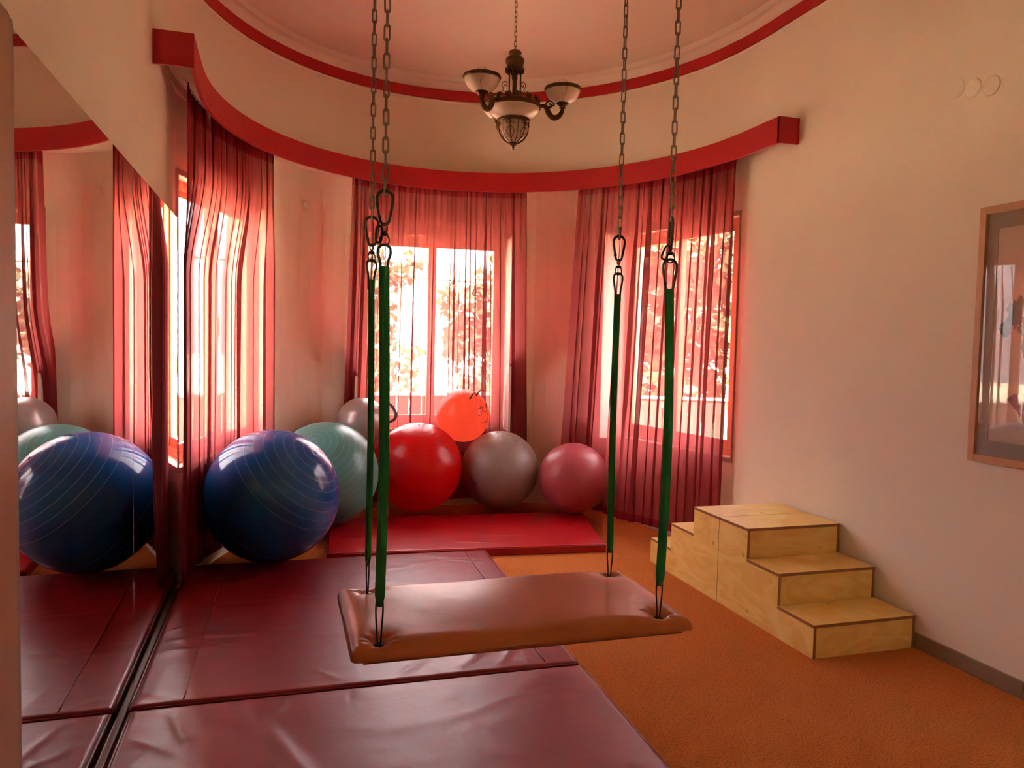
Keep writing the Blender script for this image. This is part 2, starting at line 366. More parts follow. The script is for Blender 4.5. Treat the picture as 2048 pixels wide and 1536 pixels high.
# painted bands: cornice with red stripe
def sweep_band(name, prof, mat, smooth=True, a=1.85, b=2.11):
    """prof = list of (offset inwards, z); runs along right wall, apse, left wall"""
    paths = []
    pth = [(1.5, None)]
    for off, z in prof:
        P = [(XR-off, .8, z), (XR-off, 2.5, z), (XR-off, 4.0, z)] + [(*ell(t, off), z) for t in ths] + [(XL+off, 4.0, z), (XL+off, 2.5, z), (XL+off, .8, z)]
        paths.append(P)
    return struct(strip(name, paths, mat, smooth=smooth))
sweep_band('trim_1', [(.0, 3.565), (.010, 3.568), (.014, 3.576), (.010, 3.584), (.004, 3.588)], M_ceil)
sweep_band('trim_2', [(.002, 3.588), (.012, 3.59), (.012, 3.672), (.002, 3.675)], M_red, smooth=False)
sweep_band('trim_3', [(.002, 3.675), (.012, 3.70), (.030, 3.722), (.052, 3.735), (.060, 3.730), (.066, 3.738), (.075, 3.742), (.09, 3.7598)], M_ceil)

# wedge-shaped plaster rib high on the right wall
v = [(XR, 2.76, 3.10), (XR, 2.40, 2.65), (XR, 2.40, ZC), (XR, 3.285, ZC)]
vv = v + [(x-.05, y, z) for x, y, z in v]; n = 4
ff = [tuple(range(n)), tuple(range(2*n-1, n-1, -1))] + [(i, (i+1) % n, n+(i+1) % n, n+i) for i in range(n)]
struct(pyobj('trim_4', vv, ff, M_wall))

# baseboards
struct(boxobj('baseboard_right', (XR-.015, .6, 0), (XR, 2.44, .078), M_base, bev=.003))
struct(boxobj('baseboard_right', (XR-.015, 2.443, 0), (XR, 4.7, .078), M_base, bev=.003))
struct(boxobj('baseboard_left', (XL, .9, 0), (XL+.024, 4.74, .032), M_brown, bev=.006))

# pelmet (curtain box)
pel = empty('curtain_pelmet', (1.255, 4.5, 2.79), 'long curved red pelmet board running above all three windows', 'pelmet')
def rel(o, par):
    """parent keeping world coordinates (mesh was built in world space)"""
    o.parent = par; o.matrix_parent_inverse = Matrix.Translation(par.location).inverted(); return o
PX, PA, PB = 1.27, 1.685, 1.94
pth = [(PX+PA, 4.14), (PX+PA, 4.3)] + [(PX+PA*cos(pi*i/72), 4.5+PB*sin(pi*i/72)) for i in range(73)] + [(PX-PA, 4.3), (PX-PA+.003, 4.03)]
def offs(pth, d):
    o = []
    for i, p in enumerate(pth):
        a = Vector(pth[max(i-1, 0)]); b = Vector(pth[min(i+1, len(pth)-1)]); t = (b-a).normalized(); nn = Vector((t.y, -t.x)); o.append((p[0]+nn.x*d, p[1]+nn.y*d))
    return o
po = offs(pth, .02)
ZP0, ZP1 = 2.79, 2.95
rel(strip('front_board', [[(x, y, ZP0) for x, y in pth], [(x, y, ZP1) for x, y in pth], [(x, y, ZP1) for x, y in po], [(x, y, ZP0) for x, y in po]], M_red, smooth=False, closed=True), pel)
wallp = [(XR-.001, 4.14), (XR-.001, 4.3)]+[ell(pi*i/72, .001) for i in range(73)]+[(XL+.001, 4.3), (XL+.001, 4.03)]
o = strip('top_board', [[(x, y, ZP1) for x, y in pth], [(x, y, ZP1) for x, y in wallp]], M_soff); rel(o, pel); tag(o, 'pale painted top board')
bm = bmesh.new(); box(bm, (PX+PA, 4.14, ZP0), (XR, 4.155, ZP1)); rel(obj('end_board', bm, M_red), pel)
bm = bmesh.new(); box(bm, (XL, 4.03, ZP0), (PX-PA+.003, 4.045, ZP1)); rel(obj('end_board', bm, M_red), pel)
# bracket in the left of the pelmet and curtain track
trk = [(*ell(radians(d), .085, 1.85, 2.11), 0) for d in range(3, 181, 3)]
bm = bmesh.new(); tube(bm, [(x, y, 2.872) for x, y, _ in trk], .011, 6)
o = obj('curtain_track', bm, M_soff); rel(o, pel); tag(o, 'white curtain track')
for t in (150, 120, 90, 60, 30, 4):
    x, y = ell(radians(t), .085); 
    bm = bmesh.new(); box(bm, (x-.012, y-.012, 2.875), (x+.012, y+.012, 2.951)); rel(obj('bracket', bm, M_track), pel)

# ------------------------------------------------------------------ windows
def window(idx, w, handle=False):
    p0, p1 = w; t = (p1-p0); Lw = t.length; t.normalize(); n = Vector((-t.y, t.x))   # outward
    if n.dot(Vector(((p0+p1)/2))-Vector((1.255, 4.5))) < 0: n = -n
    root = empty('window_%d' % idx, (p0.x, p0.y, Z0)); root['kind'] = 'structure'
    R3 = Matrix(((t.x, n.x, 0), (t.y, n.y, 0), (0, 0, 1)))
    root.rotation_euler = R3.to_euler()
    Hh = Z1-Z0
    def bo(name, a, b, mat, par=root, bev=.003):
        bm = bmesh.new(); box(bm, a, b, bev); return obj(name, bm, mat, par)
    # reveal (plaster lining, 2 cm)
    for a, b in (((-.02, 0, -.02), (0, .24, Hh+.02)), ((Lw, 0, -.02), (Lw+.02, .24, Hh+.02)), ((0, 0, Hh), (Lw, .24, Hh+.02)), ((0, 0, -.02), (Lw, .24, 0))):
        bo('reveal', a, b, M_soff, bev=0)
    # deep lining boards added at the pier side to keep window light off the piers
    if idx in (1, 3):
        d_ = .19 if idx == 3 else .065; x0 = Lw if idx == 1 else -.022
        bo('lining', (x0, -d_, -.02), (x0+.022, 0, Hh+.02), M_soff)
    else:
        bo('lining', (-.022, -.125, -.02), (0, 0, Hh+.02), M_soff); bo('lining', (Lw, -.19, -.02), (Lw+.022, 0, Hh+.02), M_soff)
    # casing on the room side
    c = .035
    for a, b in (((-c, -.016, -c), (0, 0, Hh+c)), ((Lw, -.016, -c), (Lw+c*.2, 0, Hh+c)) if idx == 3 else ((Lw, -.016, -c), (Lw+c, 0, Hh+c)), ((0, -.016, Hh), (Lw, 0, Hh+c)), ((0, -.016, -c), (Lw, 0, 0))):
        bo('casing', a, b, M_casing)
    # outer frame and mullion
    fy0, fy1 = .06, .13
    for a, b in (((.005, fy0, 0), (.06, fy1, Hh)), ((Lw-.06, fy0, 0), (Lw-.005, fy1, Hh)), ((.06, fy0, Hh-.055), (Lw-.06, fy1, Hh)), ((.06, fy0, 0), (Lw-.06, fy1, .055))):
        bo('frame', a, b, M_winwood)
    mid = Lw/2
    for k in (0, 1):
        x0, x1 = (.055, mid+.012) if k == 0 else (mid-.012, Lw-.055)
        y0, y1 = (.075, .11) if k == 0 else (.04, .074)
        sash = bo('sash', (x0, y0, .05), (x0+.045, y1, Hh-.05), M_winwood)
        for a, b in (((x1-.045, y0, .05), (x1, y1, Hh-.05)), ((x0+.045, y0, Hh-.095), (x1-.045, y1, Hh-.05)), ((x0+.045, y0, .05), (x1-.045, y1, .115))):
            bo('sash_rail', a, b, M_winwood, sash)
        g = bo('pane', (x0+.04, (y0+y1)/2-.002, .11), (x1-.04, (y0+y1)/2+.002, Hh-.09), M_glass, sash, 0)
    bo('handle', (mid-.008, .02, .78), (mid+.008, .04, .92), M_brass)
    return root
for i, w in enumerate(W): window(i+1, w)
# rear window behind the camera (left side wall)
root = empty('window_4', (XL, -1.0, 1.75)); root.scale = (1, .5, .55/1.4); root['kind'] = 'structure'
for a, b in (((-.18, 0, 0), (-.1, .05, 1.4)), ((-.18, 1.15, 0), (-.1, 1.2, 1.4)), ((-.18, .05, 1.35), (-.1, 1.15, 1.4)), ((-.18, .05, 0), (-.1, 1.15, .05)), ((-.18, .575, .05), (-.1, .625, 1.35))):
    bm = bmesh.new(); box(bm, a, b, .003); obj('frame', bm, M_winwood, root)
for a in (.05, .625):
    bm = bmesh.new(); box(bm, (-.142, a, .05), (-.138, a+.525, 1.35)); obj('pane', bm, M_glass, root)

# ------------------------------------------------------------------ mirror, door, covers, picture
mir = empty('wall_mirror', (XL, 3.4, 0), 'large frameless wall mirror of two panels on the left wall above the mats', 'mirror')
ZM = 2.185
for a, b in ((1.995, 3.449), (3.452, 4.845)):
    bm = bmesh.new(); box(bm, (XL+.003, a, .034), (XL+.009, b, ZM), .001); rel(obj('mirror_panel', bm, M_mirror), mir)
bm = bmesh.new(); box(bm, (XL+.001, 1.985, .034), (XL+.003, 4.85, ZM+.004)); rel(obj('backing', bm, M_brown), mir)
dr = empty('door_1', (XL, 1.0, 0)); dr['kind'] = 'structure'
bm = bmesh.new(); box(bm, (0, .0, 0), (.03, .935, 2.19), .01); obj('door_leaf', bm, M_door, dr)
bm = bmesh.new(); box(bm, (0, .935, 0), (.026, .962, 2.185), .004); obj('edge_strip', bm, M_casing, dr)
bm = bmesh.new(); box(bm, (0, .964, 0), (.020, .982, 2.185), .002); obj('gap_strip', bm, M_black, dr)  # black strip standing in for the dark gap beside the mirror

for i, (y, z) in enumerate(((2.966, 2.771), (2.875, 2.747), (2.775, 2.727))):
    o = latheobj('cover_plate', [(0, .006), (.038, .006), (.044, .004), (.046, 0)], M_wall, loc=(XR, y, z), rot=(0, -pi/2, 0), seg=28)
    tag(o, ['round wall cover, left of the row of three high on the right wall', 'round wall cover, middle of the row of three high on the right wall', 'round wall cover, right end of the row of three high on the right wall'][i], 'cover plate', 'round cover plates in a row on the right wall')
def lowpt(path, s): return path[int(s*(len(path)-1))]
a, b = pierL[5], pierL[6]; nn = Vector((b.y-a.y, -(b.x-a.x))).normalized()
for (p_, q_, z_, lab) in ((pierL[5], pierL[6], 2.60, 'small round wall cover between the left and centre windows under the pelmet'), (pierR[6], pierR[7], 2.55, 'small round wall cover between the centre and right windows under the pelmet')):
    nn = Vector((q_.y-p_.y, -(q_.x-p_.x))).normalized()
    if nn.dot(Vector((1.25, 4.5))-p_) < 0: nn = -nn
    mid = (p_+q_)/2
    bm = bmesh.new(); lathe(bm, [(0, .002), (.030, .002), (.034, .006), (.039, .005), (.041, 0)], 28)
    o = obj('cover_plate', bm, M_wall, smooth=True, loc=(mid.x, mid.y, z_)); o.rotation_euler = Vector((nn.x, nn.y, 0)).to_track_quat('Z', 'Y').to_euler()
    tag(o, lab, 'cover plate', 'round cover plates below the pelmet')

pic = empty('framed_picture', (XR, 2.3, 1.586), 'framed bonsai drawing behind glass in a pale oak frame on the right wall', 'picture')
YA, YZ, ZA, ZB_ = 1.75, 2.775, 1.003, 2.170
fwid = .034; fx = (XR-.028, XR)
def pbox(name, a, b, mat, bev=0): 
    bm = bmesh.new(); box(bm, a, b, bev); return rel(obj(name, bm, mat), pic)
pbox('frame_rail', (fx[0], YZ-fwid, ZA), (fx[1], YZ, ZB_), M_frame, .002)
pbox('frame_rail', (fx[0], YA, ZA), (fx[1], YA+fwid, ZB_), M_frame, .002)
pbox('frame_rail', (fx[0], YA+fwid, ZB_-fwid), (fx[1], YZ-fwid, ZB_), M_frame, .002)
pbox('frame_rail', (fx[0], YA+fwid, ZA), (fx[1], YZ-fwid, ZA+fwid), M_frame, .002)
mw = .055
iy0, iy1, iz0, iz1 = YA+fwid, YZ-fwid, ZA+fwid, ZB_-fwid
pbox('paper', (XR-.010, iy0, iz0), (XR-.006, iy1, iz1), M_paper)
for a, b in (((iy1-mw, iz0), (iy1, iz1)), ((iy0, iz0), (iy0+mw, iz1)), ((iy0+mw, iz1-mw-.015), (iy1-mw, iz1)), ((iy0+mw, iz0), (iy1-mw, iz0+mw+.015))):
    pbox('mount', (XR-.0125, a[0], a[1]), (XR-.0102, b[0], b[1]), M_matbd)
pbox('glass', (XR-.020, iy0, iz0), (XR-.0175, iy1, iz1), M_glass)
def blob(name, pts, mat, x):
    v = [(x, y, z) for y, z in pts]+[(x-.0006, y, z) for y, z in pts]; n = len(pts)
    f = [tuple(range(n)), tuple(range(2*n-1, n-1, -1))]+[(i, (i+1) % n, n+(i+1) % n, n+i) for i in range(n)]
    return rel(pyobj(name, v, f, mat), pic)
rr = random.Random(3)
def cluster(cy, cz, ry, rz, mat, name, seed, x=XR-.0101, n=26):
    q = random.Random(seed)
    return blob(name, [(cy+ry*cos(2*pi*i/n)*q.uniform(.62, 1.1), cz+rz*sin(2*pi*i/n)*q.uniform(.62, 1.1)) for i in range(n)], mat, x)
cluster(2.575, 1.685, .060, .075, M_leafink, 'foliage_print', 1)
cluster(2.625, 1.615, .035, .040, M_leafink, 'foliage_print', 2, XR-.0108)
cluster(2.545, 1.61, .030, .03, M_leafink, 'foliage_print', 5, XR-.0108)
cluster(2.50, 1.76, .040, .03, M_trunkink, 'trunk_print', 3, XR-.0115)
blob('trunk_print', [(2.555, 1.665), (2.535, 1.60), (2.545, 1.53), (2.51, 1.42), (2.47, 1.30), (2.40, 1.30), (2.44, 1.45), (2.47, 1.55), (2.49, 1.67)], M_trunkink, XR-.0115)
blob('rock_print', [(2.60, 1.30), (2.57, 1.325), (2.52, 1.33), (2.42, 1.34), (2.30, 1.31), (2.30, 1.17), (2.40, 1.15), (2.50, 1.18), (2.55, 1.25)], M_rockink, XR-.0108)
cluster(2.42, 1.85, .10, .08, M_leafink, 'foliage_print', 6)
cluster(2.25, 1.72, .10, .07, M_leafink, 'foliage_print', 7)

# ------------------------------------------------------------------ floor mats
def floor_mat(name, quad_, th, mat, label, seams, amp=.003, seed=0, nx=150, ny=120, crease=None):
    """padded vinyl mat with rounded edges, laid on the carpet; quad = 4 plan corners (near-left, near-right, far-right, far-left)"""
    A, B, C, D = [Vector(q) for q in quad_]; c = (A+B+C+D)/4
    root = empty(name, (c.x, c.y, 0), label, 'gym mat')
    cq = random.Random(seed*7+1); crease = list(crease or [])
    Lx = (B-A).length; Ly = (D-A).length; uu = (B-A).normalized(); vv_ = (D-A).normalized()
    for k in range(26):
        # short puckers running in from the seams and edges
        side = cq.choice((0, 0, 1, 2, 2, 3)); t_ = cq.uniform(.05, .95); ln = cq.uniform(.08, .34); sl = cq.uniform(-.9, .9)
        if side == 0: p_ = A+vv_*(t_*Ly)+uu*.02; q_ = p_+(uu+vv_*sl).normalized()*ln
        elif side == 1: p_ = B+vv_*(t_*Ly)-uu*.02; q_ = p_+(-uu+vv_*sl).normalized()*ln
        elif side == 2: p_ = A+uu*(t_*Lx)+vv_*.02; q_ = p_+(vv_+uu*sl).normalized()*ln
        else: p_ = D+uu*(t_*Lx)-vv_*.02; q_ = p_+(-vv_+uu*sl).normalized()*ln
        crease.append((p_.x, p_.y, q_.x, q_.y, cq.uniform(.0015, .0042)*cq.choice((1, 1, -.7))))
    rnd = random.Random(seed); ph = [(rnd.uniform(-6, 6), rnd.uniform(-6, 6), rnd.uniform(0, 6.3)) for _ in range(14)]
    v = []; f = []; r = .018
    def us(n):
        e = [0, .002, .005, .009, .014, .02]; return e+[.02+(.96)*i/n for i in range(1, n)]+[1-x for x in reversed(e)]
    U, Vv = us(nx), us(ny)
    for tv in Vv:
        for tu in U:
            p = A.lerp(B, tu).lerp(D.lerp(C, tu), tv)
            Lu, Lv = (B-A).length, (D-A).length
            du = min(tu, 1-tu)*Lu; dv = min(tv, 1-tv)*Lv; d = min(du, dv)
            z = th
            if d < r: z = th-r+sqrt(max(0, r*r-(r-d)**2))
            w = min(1, d/.08)
            h = sum(sin(a*p.x+b*p.y+q) for a, b, q in ph)/14*amp*1.5
            z += (h+amp*.5)*w*.8
            if crease:
                for (cx0, cy0, cx1, cy1, hh) in crease:
                    s0, s1 = Vector((cx0, cy0)), Vector((cx1, cy1)); q = Vector((p.x, p.y))-s0; dd = s1-s0
                    tt = max(0, min(1, q.dot(dd)/dd.length_squared)); ds = (q-dd*tt).length
                    z += hh*math.exp(-(ds/(.03 if abs(hh) > .0045 else .016))**2)*w*sin(pi*min(1, max(0.02, tt)))**.5
            v.append((p.x-c.x, p.y-c.y, z))
    nU, nV = len(U), len(Vv)
    for j in range(nV-1):
        for i in range(nU-1): f.append((j*nU+i, j*nU+i+1, (j+1)*nU+i+1, (j+1)*nU+i))
    loop = [i for i in range(nU)]+[j*nU+nU-1 for j in range(1, nV)]+[(nV-1)*nU+i for i in range(nU-2, -1, -1)]+[j*nU for j in range(nV-2, 0, -1)]
    base = len(v)
    for i in loop: v.append((v[i][0], v[i][1], .001))
    n = len(loop)
    for k in range(n): f.append((loop[k], base+k, base+(k+1) % n, loop[(k+1) % n]))
    o = pyobj('cover', v, f, mat, root, smooth=True)
    for (x0, y0, x1, y1) in seams:
        q = random.Random(int(x0*100)); P = []
        for i in range(25):
            t = i/24; P.append((x0+(x1-x0)*t-c.x+q.uniform(-.002, .002), y0+(y1-y0)*t-c.y, th+.0025))
        tubeobj('seam', P, .0035, mat, root, 6)
    # piping along the near edge and far edge
    for a, b in ((A, B), (D, C), (B, C), (A, D)):
        P = [tuple((a.lerp(b, t)-c))+(th-.012,) for t in [i/20 for i in range(21)]]
        tubeobj('piping', P, .0045, mat, root, 6)
    return root
floor_mat('gym_mat', [(-.548, 1.2), (1.275, 1.2), (1.315, 3.15), (-.552, 3.168)], .050, M_mat, 'maroon vinyl gym mat nearest the camera, in the foreground below the swing', [], seed=1,
          crease=[(-.12, 3.1, .12, 2.45, .007), (-.4, 3.1, -.3, 2.8, .004), (.2, 2.35, .3, 2.1, .005)])
floor_mat('gym_mat', [(-.560, 3.18), (1.305, 3.165), (1.373, 5.085), (-.555, 5.12)], .056, M_mat, 'maroon vinyl gym mat lying between the foreground mat and the blue ball', [(-.365, 3.2, -.335, 5.1), (1.155, 3.2, 1.218, 5.06)], seed=2, amp=.004,
          crease=[(.75, 3.2, 1.0, 3.5, .006), (.5, 3.2, .7, 3.45, .006), (.95, 3.22, 1.1, 3.45, .004), (-.1, 4.4, .2, 4.3, .003)])
u_ = Vector((-.968, .251)); v_ = Vector((.251, .968)); FR = Vector((2.265, 5.02))
floor_mat('gym_mat', [(.30, 5.195), (2.265, 5.025), (2.50, 6.08), (.38, 6.24)], .06, M_mat2, 'bright red vinyl gym mat laid askew at the back under the row of balls', [], seed=3,
          crease=[(1.2, 5.3, 1.5, 5.2, .004), (1.4, 5.45, 1.9, 5.35, .003)])

# ------------------------------------------------------------------ balls
BALLS = {}
def ball(key, c, r, mat, label, pole=(0, 0, 1), sq=1.0, valve=True, name='exercise_ball', group='exercise balls along the curved wall'):
    root = empty(name, c, label, 'ball', group)
    bm = bmesh.new(); prof = [(r*sin(pi*i/48), -r*cos(pi*i/48)) for i in range(49)]; prof[0] = (0, -r); prof[-1] = (0, r)
    lathe(bm, prof, 96)
    sh = obj('shell', bm, mat, root, True)
    q = Vector(pole).normalized().to_track_quat('Z', 'Y'); sh.rotation_euler = q.to_euler(); sh.scale = (1, 1, 1)
    if valve:
        bm = bmesh.new(); lathe(bm, [(.0, r+.0015), (.005, r+.0015), (.006, r+.0035), (.009, r+.0035), (.010, r-.001)], 20)
        o = obj('valve', bm, mat, root, True); o.rotation_euler = q.to_euler()
        if key == 'blue': o['label'] = 'round plug in the end of the ball'
    BALLS[key] = (Vector(c), r)
    return root
def px_dir(x, y): return (fw+(x-1024)/F_PX*rt-(y-768)/F_PX*up).normalized()
def hit(c, r, x, y):
    """point of the ball surface seen at a photo pixel, as a unit vector from its centre (used once, to aim valves and prints)"""
    d = px_dir(x, y); oc = Vector((0, 0, CAMZ))-Vector(c); b = oc.dot(d); disc = b*b-(oc.length_squared-r*r)
    t = -b-sqrt(max(disc, 0)); return ((Vector((0, 0, CAMZ))+d*t)-Vector(c)).normalized()
MT = .062
cB, rB = (-.052, 5.10, .485), .425
cT, rT = (.332, 6.0, .46), .402
cR, rR = (1.112, 6.36, .437), .375
cG, rG = (1.826, 6.335, .397), .337
cP, rP = (2.392, 6.02, .362), .300
cS, rS = (.648, 6.45, .812), .206
cC, rC = (1.53, 6.5, .857), .231
bb = ball('blue', cB, rB, M_blue, 'largest exercise ball, glossy blue with white moulded rings, beside the mirror', hit(cB, rB, 631, 905))
bt = ball('teal', cT, rT, M_teal, 'teal green exercise ball tucked behind the blue ball', hit(cT, rT, 628, 882))
br = ball('red', cR, rR, M_rball, 'large bright red exercise ball under the centre window', hit(cR, rR, 838, 850))
bgb = ball('grey', cG, rG, M_grey, 'warm grey ribbed exercise ball between the red ball and the rose ball', hit(cG, rG, 1030, 880))
bp_ = ball('pink', cP, rP, M_pink, 'dusty rose ribbed exercise ball at the right end of the row', hit(cP, rP, 1190, 905))
bs = ball('silver', cS, rS, M_silver, 'silver hopper ball with a loop handle resting above the teal ball', (0.1, -.2, 1), valve=False, name='hopper_ball', group='hopper balls')
bc = ball('cat', cC, rC, M_cat, 'glowing orange-red hopper ball with pointed ears and a drawn face', (.2, -.2, 1), valve=False, name='hopper_ball', group='hopper balls')
# contact flattening is left to the soft mat; silver handle: a bent rubber loop
def on(c, r, d, k=1.0): return Vector(c)+Vector(d).normalized()*r*k
cs = Vector(cS)
R_ = Vector((.957, -.29, 0)); Uz = Vector((0, 0, 1)); Bk = Vector((-.29, -.957, 0))
pts = [cs+R_*.155+Uz*.11, cs+R_*.17+Uz*.155, cs+R_*.205+Uz*.165, cs+R_*.245+Uz*.145, cs+R_*.275+Uz*.10, cs+R_*.285+Uz*.065, cs+R_*.27+Uz*.03, cs+R_*.235+Uz*.010, cs+R_*.195+Uz*-.01]
def smoothpts(P, k=4):
    P = [Vector(p) for p in P]; out = []
    for i in range(len(P)-1):
        p0, p1, p2, p3 = P[max(i-1, 0)], P[i], P[i+1], P[min(i+2, len(P)-1)]
        for j in range(k):
            t = j/k; out.append(.5*((2*p1)+(-p0+p2)*t+(2*p0-5*p1+4*p2-p3)*t*t+(-p0+3*p1-3*p2+p3)*t**3))
    return out+[P[-1]]
o = tubeobj('handle', [p-cs for p in smoothpts(pts)], .013, M_handle, bs, 10); o['label'] = 'grey rubber loop handle'
# ears of the cat ball
cc = Vector(cC)
for (x, y, dx) in ((940, 797, .075), (953, 790, .085)):
    d = hit(cC, rC, x, y); b0 = d*rC*.97
    tip = b0+R_*dx*.72+Uz*.062+Bk*.01
    P = [b0.lerp(tip, t)+Uz*.012*sin(pi*t) for t in [i/8 for i in range(9)]]
    o = tubeobj('ear', P, [.015*(1-t/8.6)+.001 for t in range(9)], M_handle, bc, 10, flat=.6); o['label'] = 'pointed dark ear'
def decal(parent, c, r, pxs, wid=.0022, name='face_line', closed=False):
    P = [hit(c, r, x, y)*(r+.0012) for x, y in pxs]; P = smoothpts(P, 5)
    tubeobj(name, P, wid, M_ink, parent, 5)
decal(bc, cC, rC, [(955, 819), (962, 814), (972, 805)], .0028)
decal(bc, cC, rC, [(955, 820), (954, 828), (958, 832), (962, 828), (961, 820)], .0016)
decal(bc, cC, rC, [(964, 812), (965, 821), (970, 824), (973, 820), (973, 808)], .0016)
decal(bc, cC, rC, [(971, 807), (972, 811), (971, 814)], .0045, 'pupil')
decal(bc, cC, rC, [(960, 814), (960.6, 818)], .0026, 'pupil')
decal(bc, cC, rC, [(952, 809), (955, 806)], .0016); decal(bc, cC, rC, [(960, 803), (962, 798)], .0016)
decal(bc, cC, rC, [(962, 847), (969, 844), (975, 838), (976, 829), (973, 827)], .0018, 'mouth_line')
decal(bc, cC, rC, [(970, 843), (973, 845), (975, 841)], .0018, 'mouth_line')
# small dark lettering printed on balls
def lettering(parent, c, r, txt, pa, pb, size):
    """bend flat text onto the ball between two photo pixels"""
    cu = bpy.data.curves.new('t', 'FONT'); cu.body = txt; cu.size = 1; o = bpy.data.objects.new('t', cu); COL.objects.link(o)
    bpy.context.view_layer.update()
    me = bpy.data.meshes.new_from_object(o.evaluated_get(bpy.context.evaluated_depsgraph_get())); bpy.data.objects.remove(o)
    xs = [v.co.x for v in me.vertices]; w = max(xs)
    a = hit(c, r, *pa); b = hit(c, r, *pb); t = (b-a); L = t.length; t.normalize(); n = ((a+b)/2).normalized(); u = n.cross(t).normalized()
    if u.z < 0 and abs(u.z) > .1: u = -u
    k = L/w
    for v in me.vertices:
        p = a+t*(v.co.x*k)+u*(v.co.y*k*size); v.co = p.normalized()*(r+.0012)
    me.name = 'lettering'; lo = link('lettering', me, M_ink, parent); lo['label'] = 'small black lettering'
lettering(bgb, cG, rG, 'Toyult', (938, 958), (953, 972), 1.3)
lettering(bt, cT, rT, 'Toyult', (672, 1041), (690, 1032), 1.2)
lettering(bb, cB, rB, 'Toyult', (437, 997), (452, 1024), 1.1)

# ------------------------------------------------------------------ curtains
TOPOFF = .085
# the left curtain falls close against the slanting left window
_h = smoothpts([(-.50, 4.42, 0), (-.535, 4.68, 0), (-.532, 4.92, 0), (-.500, 5.08, 0), (-.415, 5.32, 0), (-.315, 5.60, 0), (-.20, 5.80, 0), (-.055, 5.885, 0)], 6)
_d = [0]
for _a, _b in zip(_h, _h[1:]): _d.append(_d[-1]+(_b-_a).length)
HUG = []
for _i in range(81):
    _t = _d[-1]*_i/80; _j = max(k for k in range(len(_d)) if _d[k] <= _t+1e-9); _j = min(_j, len(_h)-2)
    _p = _h[_j].lerp(_h[_j+1], (_t-_d[_j])/(_d[_j+1]-_d[_j])); HUG.append(Vector((_p.x, _p.y)))
def sm(t):
    t = max(0., min(1., t)); return t*t*(3-2*t)
def no_shape(x, y, z, s): return x, y
def shape_mid(x, y, z, s):
    # the row of balls pushes the cloth back against the sill wall
    k = sm((1.75-z)/.75); yt = 6.745+(y-6.5)*.12; f_ = 1+(yt/y-1)*k
    return x*f_, y*f_
def shape_right(x, y, z, s):
    k = sm((1.1-z)/.5)*sm((.42-s)/.3); d = Vector((x, y)).normalized()
    return x+d.x*.22*k, y+d.y*.22*k
